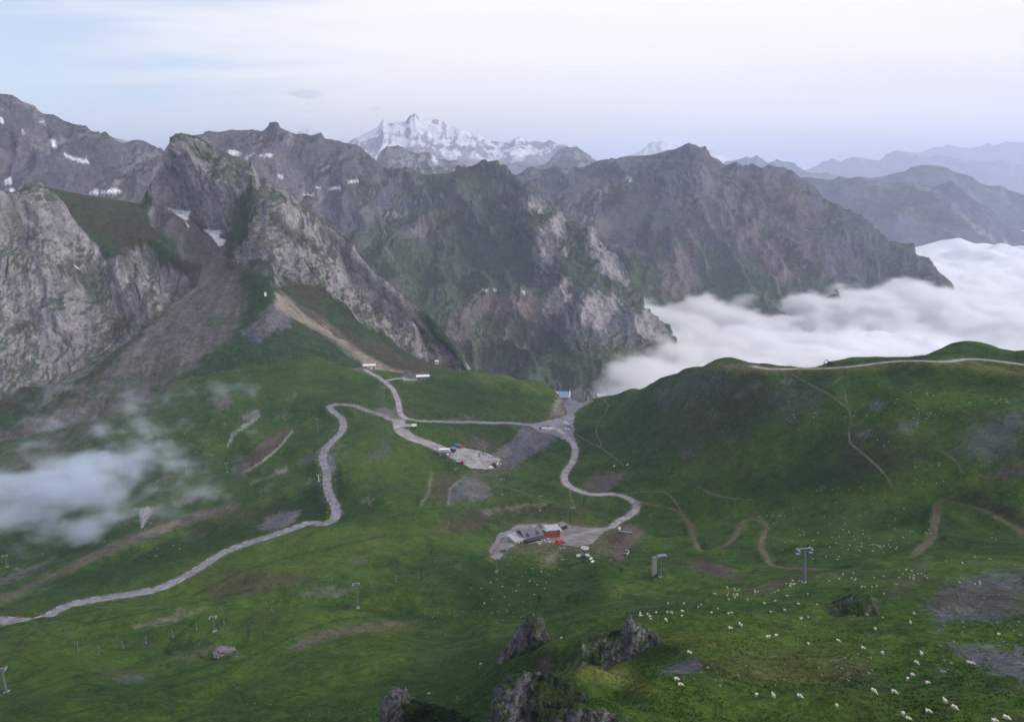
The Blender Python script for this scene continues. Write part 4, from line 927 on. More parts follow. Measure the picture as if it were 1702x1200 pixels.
def cl_top(x, y):
    r = np.hypot(x, y); az = x / np.maximum(y, 1)
    h = CL + 42 * fbm2(x / 620, y / 620, 4, .5) + 70 * (np.abs(noise2(x / 520 + 2, y / 640)) - .2) * sstep(2500, 4500, r) + 30 * np.abs(noise2(x / 210, y / 230)) * sstep(2500, 4500, r) + 12 * np.abs(noise2(x / 170, y / 170)) * 2 + 5 * fbm2(x / 60, y / 60, 3) * sstep(6000, 2500, r)
    h = h + 50 * np.exp(-(((x - 1290) / 260) ** 2 + ((y - 2500) / 260) ** 2)) + 30 * np.exp(-(((x - 2300) / 500) ** 2 + ((y - 4000) / 700) ** 2))
    return h - 190 * (1 - sstep(.04, .24, az + .03 * noise2(x / 300, y / 300)))
cu = np.linspace(R(-2), R(52), 270); cr = np.exp(np.linspace(math.log(1000), math.log(33000), 270))
CX, CYY = cr[:, None] * np.sin(cu), cr[:, None] * np.cos(cu)
m_cs, t, b = new_mat('cloud_white')
b.inputs['Base Color'].default_value = (.70, .72, .78, 1); b.inputs['Roughness'].default_value = 1; b.inputs['Specular IOR Level'].default_value = 0
CH = cl_top(CX, CYY)
soft = sstep(3500, 4500, np.hypot(CX, CYY))
grid_mesh('cloud_sea', np.stack([CX, CYY, CH - 40 * (1 - soft)], -1), None, m_cs, 'stuff')
def build_sea(x, y, z, noise):
    az = x / y
    big = (noise(1 / 520., 4, (3, 1, 0), (1, 1, .3)) - .5) * 190.
    mid = (noise(1 / 105., 7, (0, 5, 2), (1, 1, 1.6), .62) - .5) * 175.
    ramp = (az + (noise(1 / 300., 2) - .5) * .10).step(-.02, .19)
    top = big + mid + CL + 22. - (ramp * -1. + 1.) * 190.
    bx = (x - 1130.) * (1 / 330.); by = (y - 2420.) * (1 / 300.)
    top = top + ((bx * bx + by * by) * -1. + 1.).op('MAXIMUM', 0.) * 55.
    bx = (x - 1480.) * (1 / 300.); by = (y - 2750.) * (1 / 300.)
    top = top + ((bx * bx + by * by) * -1. + 1.).op('MAXIMUM', 0.) * 10.
    return (top - z).step(-6., 34.) * .06 * (z.step(-300, -240))
gn_volume('cloud_bank', (60, 900, -260), (2700, 4300, 20), (176, 220, 64), build_sea)
WL = []
for px, py, rx, rz_, w in [(30,835,120,46,1.),(130,800,95,48,.95),(195,775,60,46,.7),(215,820,58,52,.6),(250,745,46,26,.30),(175,870,45,48,.42),(-60,830,110,60,1.),(90,880,90,30,.5),(150,905,50,40,.25)]:
    q = pt(px, py, 585.0); k = 585 / 1336.
    WL.append((q, rx * k, rz_ * k, w))
def build_wisp(x, y, z, noise):
    tot = None
    for q, rx, rz_, w in WL:
        ex = ((x - float(q[0])) * (1 / rx)); ey = (y - float(q[1])) * (1 / 34.); ez = (z - float(q[2])) * (1 / rz_)
        d = (ex * ex + ey * ey + ez * ez)
        g = (d * -1.0 + 1.0).op('MAXIMUM', 0.0) * w
        tot = g if tot is None else tot + g
    n = noise(1 / 40., 7, (2, 0, 1), (.8, 1, 1.5), .66)
    return (tot.op('MINIMUM', .9) + (n - .5) * 4.2 - .30).step(0.0, 1.3) * .12
lo = pt(-190, 960, 585); hi = pt(330, 680, 585)
gn_volume('low_cloud', (float(lo[0]), float(hi[1]) - 90, float(lo[2]) - 5), (float(hi[0]) + 30, float(hi[1]) + 60, float(hi[2]) + 5), (120, 60, 80), build_wisp, color=WCOL)

# ------------------------------------------------------------------ roads
def road_mat(name, c, c2, rough=.9):
    m, t, b = new_mat(name); b.inputs['Roughness'].default_value = rough; b.inputs['Specular IOR Level'].default_value = .2
    ge = N(t, 'ShaderNodeNewGeometry'); n = N(t, 'ShaderNodeTexNoise', inp={'Scale': .35, 'Detail': 7, 'Roughness': .65}); L(t, ge.outputs['Position'], n.inputs['Vector'])
    r = N(t, 'ShaderNodeMapRange', inp={'From Min': .32, 'From Max': .68}); L(t, n.outputs['Fac'], r.inputs['Value'])
    mx = N(t, 'ShaderNodeMix', data_type='RGBA'); mx.inputs['A'].default_value = (*c, 1); mx.inputs['B'].default_value = (*c2, 1)
    L(t, r.outputs[0], mx.inputs['Factor'])
    n2_ = N(t, 'ShaderNodeTexNoise', inp={'Scale': .09, 'Detail': 6, 'Roughness': .6, 'Distortion': 1.5}); L(t, ge.outputs['Position'], n2_.inputs['Vector'])
    r2_ = N(t, 'ShaderNodeMapRange', inp={'From Min': .35, 'From Max': .65, 'To Min': .66, 'To Max': 1.25}); L(t, n2_.outputs['Fac'], r2_.inputs['Value'])
    v_ = N(t, 'ShaderNodeVectorMath', operation='SCALE'); L(t, mx.outputs['Result'], v_.inputs[0]); L(t, r2_.outputs[0], v_.inputs['Scale']); L(t, v_.outputs[0], b.inputs['Base Color'])
    return m
RM = dict(asphalt=road_mat('worn_asphalt', (.15, .153, .195), (.215, .218, .265)), gravel=road_mat('gravel', (.235, .23, .25), (.33, .32, .335)),
          earth_track=road_mat('earth_track', (.070, .066, .036), (.115, .100, .070)), faint_track=road_mat('faint_track', (.050, .052, .028), (.085, .072, .050)), path=road_mat('trodden_path', (.075, .085, .04), (.13, .125, .08)), paint=road_mat('road_paint', (.36, .36, .38), (.22, .22, .24)),
          yard=road_mat('gravel_yard', (.175, .165, .175), (.24, .225, .24)))
def ribbon(name, P, hw, mat, lift=.06, kind='structure', wob=0.06, nc=5):
    P = np.asarray(P); tg = np.gradient(P[:, :2], axis=0); tg /= np.maximum(np.linalg.norm(tg, axis=1, keepdims=True), 1e-9)
    nr = np.stack([-tg[:, 1], tg[:, 0]], 1); s = np.linspace(-1, 1, nc); rows = []
    n = len(P); w1 = hw * (1 + wob * noise2(np.arange(n) * .21, np.full(n, 3.3))); w2 = hw * (1 + wob * noise2(np.arange(n) * .19, np.full(n, 8.3)))
    for q in s:
        w = np.where(q < 0, w1, w2)
        xy = P[:, :2] + nr * (q * w)[:, None]; z = np.maximum(ground_z(xy[:, 0], xy[:, 1]), P[:, 2] - 3) + lift * (1.0 if abs(q) < 1 else .3)
        rows.append(np.c_[xy, z])
    return grid_mesh(name, np.stack(rows), None, mat, kind)
for P, rd in zip(RLINES, ROADS):
    wob = .3 if 'earth' in rd[3] or 'faint' in rd[3] else (.14 if rd[3] == 'gravel' else .04)
    ribbon(rd[0], P, rd[2], RM[rd[3]], lift=.10 if rd[0] == 'road' else .07, wob=wob)
# white edge marks: broken stone kerb blocks along the valley side of the pass road
def parapets(P, side, off, a, b, step=6.0, ln=3.4):
    seg = np.r_[0, np.cumsum(np.linalg.norm(np.diff(P[:, :2], axis=0), axis=1))]; s = a
    bm = bmesh.new()
    while s < min(b, seg[-1] - ln):
        if random.random() < .8:
            p0 = np.array([np.interp(s, seg, P[:, k]) for k in range(3)]); p1 = np.array([np.interp(s + ln, seg, P[:, k]) for k in range(3)])
            d = (p1 - p0)[:2]; d /= np.linalg.norm(d); nn_ = np.array([-d[1], d[0]]) * side * off
            q0, q1 = p0[:2] + nn_, p1[:2] + nn_
            z0, z1 = ground_z(*q0), ground_z(*q1)
            w = np.array([-d[1], d[0]]) * .18
            vs = []
            for z_, h in ((0, -.3), (0, .38)):
                for q, zz in ((q0, z0), (q1, z1)):
                    for sg in (-1, 1): vs.append(bm.verts.new((q[0] + w[0] * sg, q[1] + w[1] * sg, zz + h)))
            a0, a1, b0, b1, c0, c1, d0, d1 = vs
            for f in ((c0, c1, d1, d0), (a0, b0, b1, a1), (a0, a1, c1, c0), (b1, b0, d0, d1), (a1, b1, d1, c1), (b0, a0, c0, d0)): bm.faces.new(f)
        s += step
    me = bpy.data.meshes.new('edge_stones'); bm.to_mesh(me); bm.free(); me.materials.append(RM['paint'])
    o = bpy.data.objects.new('edge_stones', me); C.objects.link(o); o['kind'] = 'stuff'
    return o
parapets(RLINES[0], 1, 2.75, 5, 1400, 7.5, 3.6)
parapets(RLINES[0], -1, 2.75, 60, 700, 9.5, 4.2)
# yards
def yard(name, key, mat):
    P, Mz = PADP[key]
    lo, hi = P.min(0), P.max(0); poly = [tuple(q[:2]) for q in P]
    st = 1.6; xs = np.arange(lo[0] - 6, hi[0] + 6, st); ys = np.arange(lo[1] - 6, hi[1] + 6, st)
    XX, YY = np.meshgrid(xs, ys); sd = poly_sd(XX, YY, poly) + 1.6 * noise2(XX / 5, YY / 5) + 1.5
    bm = bmesh.new(); vv = {}
    zz = ground_z(XX, YY) + .05
    for j in range(len(ys)):
        for i in range(len(xs)):
            if sd[j, i] > -1.0: vv[j, i] = bm.verts.new((XX[j, i], YY[j, i], zz[j, i] - (0.12 if sd[j, i] < 0 else 0)))
    for j in range(len(ys) - 1):
        for i in range(len(xs) - 1):
            q = [vv.get(k) for k in ((j, i), (j, i + 1), (j + 1, i + 1), (j + 1, i))]
            if all(q): bm.faces.new(q)
    me = bpy.data.meshes.new(name); bm.to_mesh(me); bm.free(); me.materials.append(mat)
    for p in me.polygons: p.use_smooth = True
    o = bpy.data.objects.new(name, me); C.objects.link(o); o['kind'] = 'structure'
yard('car_park', 'car_park', RM['asphalt']); yard('car_park', 'upper_yard', RM['asphalt'])
yard('gravel_yard', 'lower_yard', RM['gravel']); yard('gravel_yard', 'restaurant_yard', RM['yard'])
# footpaths
for line, hw in [([(1315,622),(1345,638),(1372,652),(1395,668),(1410,680),(1414,700),(1411,718),(1413,735),(1430,750),(1450,768),(1472,790),(1482,806)], .55),
                 ([(1404,650),(1407,668),(1412,682)], .45), ([(1386,636),(1402,624)], .4), ([(1493,712),(1520,726)], .35), ([(1566,750),(1590,768),(1601,787)], .45),
                 ([(1158,808),(1180,820),(1215,828),(1252,831)], .5), ([(1003,664),(1011,674),(1003,690),(993,705),(991,718),(998,735),(1000,742)], .55),
                 ([(952,718),(975,732),(995,742),(1010,752),(1030,768),(1036,775)], .5), ([(1035,822),(1075,817),(1108,820),(1125,838),(1132,850)], .6),
                 ([(866,676),(890,690),(906,700)], .4), ([(802,802),(850,812),(900,830),(930,838)], .6), ([(946,812),(950,830),(955,842)], .4)]:
    pl = catmull(line, max(8, len(line) * 6)); P = hit(pl[:, 0], pl[:, 1], 380)
    ribbon('footpath', P, hw, RM['path'], lift=.09, wob=.3, nc=3)
# ------------------------------------------------------------------ rock outcrops in the foreground
M_crag = terrain_mat('crag_rock', [(1.6, 6, 0.34), (5.0, 4, 0.20)], (0.9, 0.5))
def outcrop(label, base, crest, paintf, depth, amp=1.0, nu=150, nv=110, sink=60, thick=.10, wl=5.0, lean=.3):
    """a crag: foot line and crest line, with depth and a back that falls into the slope"""
    base = np.array(base, float); crest = np.array(crest, float)
    px0, px1 = min(base[0, 0], crest[0, 0]), max(base[-1, 0], crest[-1, 0])
    if isinstance(depth, tuple): rb, rc = depth
    else:
        rb = float(np.median(np.hypot(*hit(base[:, 0], base[:, 1])[:, :2].T))) * depth; rc = rb * 1.045
    def disp(P, u, v):
        x, y, z = P[..., 0], P[..., 1], P[..., 2]; q = x - z * lean
        w = fbm3(x / 6, y / 6, z / 6, 3)
        rg = ridged3(q / wl + w * .3, y / wl / 2, z / wl / 3.2, 5, .6, .4); lump = fbm3(x / wl / 1.2, y / wl / 1.2, z / wl / 1.2, 5, .6)
        ends = sstep(px0, px0 + 10, u) * sstep(px1, px1 - 10, u)
        return (rg * .55 + lump * .95) * amp * (.35 + .65 * ends), (rg, lump)
    def paint(P, px, py, Nn, d, info):
        rg, lump = info; x, y, z = P[..., 0], P[..., 1], P[..., 2]
        n2 = fbm3((x - z * lean) / 1.4, y / 3, z / 5, 4, .6); n3 = fbm3(x / .6, y / .6, z / .6, 3)
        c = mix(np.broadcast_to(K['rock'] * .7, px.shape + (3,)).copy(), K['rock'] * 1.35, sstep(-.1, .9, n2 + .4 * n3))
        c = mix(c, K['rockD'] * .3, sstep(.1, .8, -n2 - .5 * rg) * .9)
        c = paintf(c, px, py, Nn, n2, n3, x, y, z)
        g = sstep(.60, .80, Nn[..., 2] + .25 * lump)
        return mix(c, mix(np.broadcast_to(K['g1'], c.shape).copy(), K['gd'], sstep(-.3, .4, n3)), g * .9)
    rows = [[(a, b + sink, rb * .97) for a, b in base], [(a, b, rb) for a, b in base],
            [(a, np.interp(a, base[:, 0], base[:, 1]) * .45 + b * .55, (rb * .55 + rc * .45)) for a, b in crest],
            [(a, b, rc) for a, b in crest]]
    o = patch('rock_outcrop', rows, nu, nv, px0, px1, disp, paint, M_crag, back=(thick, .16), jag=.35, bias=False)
    del o['kind']
    return tagp(o, label, 'rock')
def pf(*fs):
    def f(c, px, py, Nn, n2, n3, x, y, z):
        for key, poly, kw in fs:
            feat(key, poly, col=c, px=px, py=py, x=x, y=y + z * .6, **kw)
        return c
    return f
outcrop('pointed brown crag with bare rocky head, left of the blue grey crag',
    [(798,1143),(830,1143),(860,1132),(890,1112),(920,1092),(940,1082)], [(798,1141),(808,1128),(820,1108),(836,1085),(850,1066),(858,1052),(865,1040),(870,1032),(876,1027),(884,1024),(893,1028),(901,1031),(907,1040),(911,1052),(918,1062),(925,1072),(940,1080)],
    pf(('brown', [(866,1035),(885,1020),(910,1035),(922,1072),(905,1062),(880,1066),(868,1075)], dict(soft=3, amt=.45, nz=3, wl=2)),
       ('gd', [(868,1080),(885,1066),(905,1066),(925,1078),(945,1086),(900,1120),(850,1140),(820,1143)], dict(soft=4, amt=.95, nz=5, wl=1.5))), (169, 174), amp=1.3, thick=.06, sink=22)
outcrop('blue grey broken crag with a small pinnacle, behind the grassy knoll in the foreground',
    [(968,1072),(985,1092),(1008,1106),(1040,1112),(1080,1112),(1110,1104),(1128,1094)], [(968,1062),(978,1056),(992,1050),(1008,1048),(1022,1044),(1034,1042),(1038,1030),(1044,1021),(1050,1026),(1055,1038),(1064,1040),(1078,1048),(1094,1056),(1108,1070),(1118,1082),(1128,1092)],
    pf(('gd', [(985,1075),(1005,1075),(1000,1110),(960,1100)], dict(soft=4, amt=.9, nz=5, wl=1.5)), ('gd', [(1085,1062),(1130,1085),(1130,1110),(1095,1112)], dict(soft=5, amt=.9, nz=6, wl=1.5)),
       ('slate', [(1010,1060),(1070,1055),(1085,1090),(1030,1100),(1008,1100)], dict(soft=5, amt=.6, nz=5, wl=1.5)), ('gd', [(970,1058),(1030,1045),(1032,1056),(985,1070)], dict(soft=3, amt=.7, nz=4, wl=1.5))), (131, 136), amp=1.2, thick=.07)
outcrop('large dark cliff falling from the grassy knoll, bottom middle',
    [(800,1290),(850,1300),(920,1290),(985,1290),(1010,1290),(1022,1290)], [(800,1230),(806,1214),(814,1194),(822,1166),(832,1140),(842,1124),(852,1118),(866,1119),(880,1114),(900,1112),(920,1118),(940,1126),(960,1140),(985,1160),(1005,1180),(1022,1210)],
    pf(('slate', [(805,1210),(828,1150),(850,1120),(875,1125),(880,1200),(860,1260),(800,1250)], dict(soft=5, amt=.55, nz=6, wl=1.5)),
       ('gd', [(880,1120),(1000,1112),(1020,1140),(990,1220),(900,1230),(885,1180)], dict(soft=7, amt=.75, nz=9, wl=1.2)), ('heath', [(900,1140),(985,1130),(980,1190),(910,1200)], dict(soft=7, amt=.5, nz=9, wl=1.0))), (88, 94), amp=1.1, thick=.10, wl=4.0, lean=.45)
outcrop('rounded grey boulders cut by the bottom edge of the view, below the grassy knoll',
    [(890,1290),(1060,1290)], [(890,1230),(905,1204),(918,1190),(932,1182),(945,1176),(962,1174),(980,1178),(1000,1180),(1020,1186),(1035,1192),(1048,1204),(1060,1230)],
    pf(), (80, 83), amp=.8, thick=.07, wl=3.0)
outcrop('small rocky stump with pale lichened top at the lower left of the foreground crags',
    [(630,1260),(700,1260),(790,1230)], [(630,1225),(634,1196),(636,1170),(640,1156),(650,1146),(662,1142),(673,1143),(681,1152),(688,1160),(705,1166),(730,1170),(760,1180),(790,1200)],
    pf(('gd', [(668,1170),(690,1160),(790,1185),(790,1260),(670,1260)], dict(soft=4, amt=.95, nz=4, wl=1.2)), ('rock', [(640,1150),(670,1140),(688,1158),(676,1172),(650,1165)], dict(soft=3, amt=.6, nz=4, wl=1.0))), (146, 149), amp=.9, thick=.06, wl=3.5)
outcrop('low dark rock ledge standing in the right pasture among grazing sheep',
    [(1362,1022),(1385,1023),(1410,1018),(1435,1022),(1462,1026)], [(1362,1018),(1370,1008),(1382,1000),(1396,994),(1408,988),(1418,984),(1430,984),(1444,986),(1454,992),(1459,1002),(1462,1018)],
    pf(('gd', [(1398,1004),(1432,1004),(1438,1024),(1395,1024)], dict(soft=3, amt=.9, nz=4, wl=1.2)), ('brown', [(1438,1005),(1462,1000),(1462,1026),(1440,1026)], dict(soft=3, amt=.6, nz=3, wl=1.2)), ('gd', [(1372,1002),(1412,985),(1420,990),(1385,1006)], dict(soft=3, amt=.7, nz=3, wl=1.2))), 1.0, amp=.7, thick=.05, wl=3.5)
outcrop('flat pale boulder lying alone on the lower left slope',
    [(354,1084),(370,1088),(385,1087),(397,1083)], [(354,1082),(360,1077),(368,1074),(378,1073),(388,1076),(397,1081)], pf(('rockL', [(356,1080),(370,1072),(390,1078),(380,1084)], dict(soft=2, amt=.5, nz=2, wl=1.5))), 1.0, amp=.5, nu=60, nv=40, sink=8, thick=.02, wl=3)

# ------------------------------------------------------------------ mesh tools for built things
class MB:
    def __init__(s): s.v = []; s.f = []
    def add(s, vs, fs): n = len(s.v); s.v += [tuple(map(float, q)) for q in vs]; s.f += [tuple(i + n for i in f) for f in fs]; return s
    def box(s, x0, x1, y0, y1, z0, z1):
        return s.add([(x0,y0,z0),(x1,y0,z0),(x1,y1,z0),(x0,y1,z0),(x0,y0,z1),(x1,y0,z1),(x1,y1,z1),(x0,y1,z1)], [(0,3,2,1),(4,5,6,7),(0,1,5,4),(1,2,6,5),(2,3,7,6),(3,0,4,7)])
    def prism(s, prof, y0, y1):             # profile in x,z extruded along y
        n = len(prof); vs = [(x, y0, z) for x, z in prof] + [(x, y1, z) for x, z in prof]
        return s.add(vs, [tuple(range(n)), tuple(range(2 * n - 1, n - 1, -1))] + [(i, i + n, (i + 1) % n + n, (i + 1) % n) for i in range(n)])
    def tube(s, a, b, r0, r1=None, n=8):
        a, b = Vector(a), Vector(b); r1 = r0 if r1 is None else r1; d = (b - a).normalized(); u = d.orthogonal().normalized(); w = d.cross(u)
        vs = []
        for p, r in ((a, r0), (b, r1)):
            for i in range(n): t = 2 * math.pi * i / n; vs.append(p + u * (r * math.cos(t)) + w * (r * math.sin(t)))
        return s.add(vs, [tuple(range(n - 1, -1, -1)), tuple(range(n, 2 * n))] + [(i, (i + 1) % n, (i + 1) % n + n, i + n) for i in range(n)])
    def ring(s, c, R0, r, n=24, m=6):
        vs, fs = [], []
        for i in range(n):
            t = 2 * math.pi * i / n
            for j in range(m): p = 2 * math.pi * j / m; q = R0 + r * math.cos(p); vs.append((c[0] + q * math.cos(t), c[1] + q * math.sin(t), c[2] + r * math.sin(p)))
        for i in range(n):
            for j in range(m): fs.append((i*m+j, ((i+1)%n)*m+j, ((i+1)%n)*m+(j+1)%m, i*m+(j+1)%m))
        return s.add(vs, fs)
    def mesh(s, name, mat):
        me = bpy.data.meshes.new(name); me.from_pydata(s.v, [], s.f); me.materials.append(mat); me.update()
        bm = bmesh.new(); bm.from_mesh(me); bmesh.ops.recalc_face_normals(bm, faces=bm.faces); bm.to_mesh(me); bm.free(); return me
    def build(s, name, mat, parent=None, label=None):
        o = bpy.data.objects.new(name, s.mesh(name, mat)); C.objects.link(o)
        if parent: o.parent = parent
        if label: o['label'] = label
        return o
def paintm(name, c, rough=.6, metal=0, grain=.12, sc=1.2, spec=.4):
    m, t, b = new_mat(name); b.inputs['Roughness'].default_value = rough; b.inputs['Metallic'].default_value = metal; b.inputs['Specular IOR Level'].default_value = spec
    tc_ = N(t, 'ShaderNodeTexCoord'); n = N(t, 'ShaderNodeTexNoise', inp={'Scale': sc, 'Detail': 5, 'Roughness': .65}); L(t, tc_.outputs['Object'], n.inputs['Vector'])
    r = N(t, 'ShaderNodeMapRange', inp={'From Min': .3, 'From Max': .7, 'To Min': 1 - grain * 1.8, 'To Max': 1 + grain}); L(t, n.outputs['Fac'], r.inputs['Value'])
    rgb = N(t, 'ShaderNodeRGB'); rgb.outputs[0].default_value = (*c, 1); v = N(t, 'ShaderNodeVectorMath', operation='SCALE'); L(t, rgb.outputs[0], v.inputs[0]); L(t, r.outputs[0], v.inputs['Scale'])
    L(t, v.outputs[0], b.inputs['Base Color']); return m
Q = dict(white=paintm('white_paint', (.78,.78,.78), .5), cream=paintm('cream_render', (.52,.50,.44)), slate=paintm('slate_roof', (.11,.115,.15), .6), pale=paintm('pale_metal_roof', (.36,.36,.40), .45),
         red=paintm('red_paint', (.55,.025,.035), .35), brick=paintm('red_brown_boards', (.20,.055,.035), .8), dark=paintm('dark_boards', (.035,.035,.05), .8), black=paintm('black_rubber', (.02,.02,.022), .8),
         glass=paintm('dark_glass', (.02,.025,.035), .12, spec=.8), steel=paintm('galvanised_steel', (.34,.36,.40), .5, .3), blue=paintm('blue_grey_steel', (.17,.20,.34), .5, .2), bluev=paintm('blue_paint', (.09,.17,.34), .4),
         bluer=paintm('blue_grey_roof', (.20,.27,.42), .45), deck=paintm('pale_deck', (.36,.29,.25), .85), conc=paintm('grey_concrete', (.26,.25,.25), .9), maroon=paintm('maroon_paint', (.20,.06,.09), .5), green=paintm('dark_green_paint', (.03,.07,.065), .6),
         grey=paintm('grey_paint', (.14,.145,.18), .5), wool=paintm('wool', (.52,.50,.42), .95, sc=9), grit=paintm('grey_stone', (.17,.165,.16), .9, sc=3, grain=.3), stone=paintm('pale_stone', (.34,.34,.27), .9, sc=3, grain=.3), face=paintm('sheep_face', (.55,.52,.44), .9))
def thing(name, label, cat, loc, rz=0, group=None):
    o = bpy.data.objects.new(name, None); C.objects.link(o); o.empty_display_size = .5
    o.location = loc; o.rotation_euler = (0, 0, rz); return tagp(o, label, cat, group)
def at(px, py, rmin=None, rmax=None): return Vector(hit([px], [py], rmin, rmax)[0])
def copy_tree(o, loc, rz, label=None, scale=None):
    r = o.copy(); C.objects.link(r); r.location = loc; r.rotation_euler = (0, 0, rz)
    if scale: r.scale = scale
    if label: r['label'] = label
    for ch in list(o.children):
        c = ch.copy(); C.objects.link(c); c.parent = r
        for g in ch.children: d = g.copy(); C.objects.link(d); d.parent = c
    return r
def windows(t, spec, y, facing=-1, w=.9, h=1.1, mat='glass', frame='white'):
    """windows on a wall in the plane y: spec = [(x, z)]"""
    for x, z in spec:
        f = MB().box(x-w/2-.08, x+w/2+.08, min(y, y+.09*facing), max(y, y+.09*facing), z-.08, z+h+.08).build('window', Q[frame], t)
        MB().box(x-w/2, x+w/2, min(y+.05*facing, y+.11*facing), max(y+.05*facing, y+.11*facing), z, z+h).build('pane', Q[mat], f)
def gable(t, L_, W_, h, rise, wall, roof, over=.6, roofname='roof', wallname='wall', x0=0, y0=0, z0=-2.5, thick=.22):
    """house body, ridge along x"""
    MB().add([(x0-L_/2,y0-W_/2,z0),(x0+L_/2,y0-W_/2,z0),(x0+L_/2,y0+W_/2,z0),(x0-L_/2,y0+W_/2,z0),(x0-L_/2,y0-W_/2,h),(x0+L_/2,y0-W_/2,h),(x0+L_/2,y0+W_/2,h),(x0-L_/2,y0+W_/2,h),(x0-L_/2,y0,h+rise),(x0+L_/2,y0,h+rise)],
        [(0,3,2,1),(0,1,5,4),(2,3,7,6),(1,2,6,9,5),(3,0,4,8,7),(4,5,9,8),(6,7,8,9)]).build(wallname, Q[wall], t)
    k = rise / (W_ / 2); e = W_ / 2 + over
    for s in (-1, 1):
        z_e = h + rise - k * e
        MB().add([(x0-L_/2-over,y0,h+rise+.02),(x0+L_/2+over,y0,h+rise+.02),(x0+L_/2+over,y0+s*e,z_e+.02),(x0-L_/2-over,y0+s*e,z_e+.02),(x0-L_/2-over,y0,h+rise+thick),(x0+L_/2+over,y0,h+rise+thick),(x0+L_/2+over,y0+s*e,z_e+thick),(x0-L_/2-over,y0+s*e,z_e+thick)],
            [(0,1,2,3),(4,7,6,5),(0,4,5,1),(1,5,6,2),(2,6,7,3),(3,7,4,0)]).build(roofname, Q[roof], t)
def wheels(t, xs, y, r=.38, w=.26, mat='black'):
    for x in xs:
        for s in (-1, 1):
            a = MB().tube((x, s * (y - w), r), (x, s * y, r), r, r, 12).build('wheel', Q[mat], t); MB().tube((x, s * (y - .02), r), (x, s * (y + .02), r), r * .55, r * .55, 8).build('rim', Q['steel'], a)
# ------------------------------------------------------------------ the chalet restaurant
p = at(884, 899, 400); RZ = R(28)
t = thing('chalet_restaurant', 'large dark slate roofed chalet with reddish board walls and a front terrace', 'restaurant', p, RZ)
gable(t, 11.5, 10.5, 3.0, 3.2, 'brick', 'slate', over=.9, x0=1.0, y0=4.5)
MB().box(-11.6, -5.0, -.8, 9.6, -2.5, 2.3).build('side_wing', Q['cream'], t)
MB().add([(-12.1,-1.4,2.35),(-4.9,-1.4,2.9),(-4.9,10.1,2.9),(-12.1,10.1,2.35),(-12.1,-1.4,2.6),(-4.9,-1.4,3.15),(-4.9,10.1,3.15),(-12.1,10.1,2.6)], [(0,3,2,1),(4,5,6,7),(0,1,5,4),(1,2,6,5),(2,3,7,6),(3,0,4,7)]).build('wing_roof', Q['pale'], t)
MB().box(-5.0, 5.5, -4.6, -1.0, -2.5, .5).build('terrace', Q['conc'], t)
f = MB().box(-5.1, 5.6, -4.75, -4.62, .5, 1.5)
f.build('terrace_rail', Q['cream'], t)
MB().box(-5.6, 6.2, -5.0, -.9, 2.75, 2.95).build('porch_roof', Q['dark'], t)
for x in (-5.0, -1.5, 2.0, 5.3): MB().tube((x, -4.3, .5), (x, -4.3, 2.75), .11).build('post', Q['dark'], t)
for i in range(4): MB().box(-4.6 + i * 2.6, -3.2 + i * 2.6, -3.6, -2.4, .5, 1.25).build('terrace_table', Q['dark'], t)
windows(t, [(-3.2, .9), (-.6, .9), (2.0, .9), (4.6, .9)], -.75, w=1.3, h=1.3)
for x, z in ((-10.2, .8), (-8.2, .8), (-6.2, .8)): windows(t, [(x, z)], -.8, w=1.0, h=1.0)
for x in (-2.5, 4.0):
    d_ = MB().prism([(x-1.0, 4.0), (x, 5.3), (x+1.0, 4.0)], -.4, 3.4).build('dormer', Q['slate'], t); MB().box(x-.5, x+.5, -.47, -.4, 4.05, 4.7).build('pane', Q['glass'], d_)
MB().tube((2.2, 6.6, 4), (2.2, 6.6, 7.2), .38, .38, 6).build('chimney', Q['conc'], t)
MB().add([(7.05,-.6,3.1),(7.05,4.5,6.35),(7.05,9.6,3.1),(7.05,9.0,2.75),(7.05,4.5,5.7),(7.05,0,2.75)], [(0,1,4,5),(1,2,3,4)]).build('gable_trim', Q['white'], t)
for y in (2.4, 4.5, 6.6):
    w = MB().box(6.76, 6.84, y-.6, y+.6, .9, 2.2).build('window', Q['white'], t); MB().box(6.80, 6.88, y-.48, y+.48, 1.0, 2.1).build('pane', Q['glass'], w)
t = thing('chalet_annex', 'reddish annex with a pale flat roof and white gable edge joined behind the chalet', 'building', p + Vector((math.cos(RZ) * 13.5 - math.sin(RZ) * 7.5, math.sin(RZ) * 13.5 + math.cos(RZ) * 7.5, 0)), RZ - R(14))
MB().box(-6.2, 8.5, -4.0, 3.4, -2.5, 2.3).build('wall', Q['brick'], t)
MB().box(-6.8, 9.1, -4.6, 4.0, 2.35, 2.6).build('roof', Q['pale'], t)
MB().prism([(-5.5, 2.5), (-2.6, 4.6), (.3, 2.5)], -4.7, 3.0).build('dormer_roof', Q['slate'], t)
MB().add([(-5.6,-4.8,2.4),(-2.6,-4.8,4.7),(.4,-4.8,2.4),(.0,-4.8,2.2),(-2.6,-4.8,4.2),(-5.2,-4.8,2.2)], [(0,1,4,5),(1,2,3,4)]).build('gable_trim', Q['white'], t)
windows(t, [(-4.0, .8), (-1.4, .8), (2.4, .8), (5.4, .8)], -4.0, w=1.2, h=1.2)
MB().box(7.0, 7.9, -4.08, -4.0, -.2, 2.0).build('door', Q['dark'], t)
q = at(912, 884, 400)
t = thing('sun_terrace', 'pale open terrace with a low red brown fence wall behind the chalet', 'terrace', q, R(12))
MB().box(-9, 9, -1.5, 6.0, -1.5, .35).build('deck', Q['deck'], t)
MB().box(-5, 6.5, 6.0, 6.3, -1.0, 1.5).build('fence_wall', Q['brick'], t); MB().box(6.5, 9.0, 6.4, 6.7, -1.0, 1.5).build('fence_wall', Q['brick'], t)
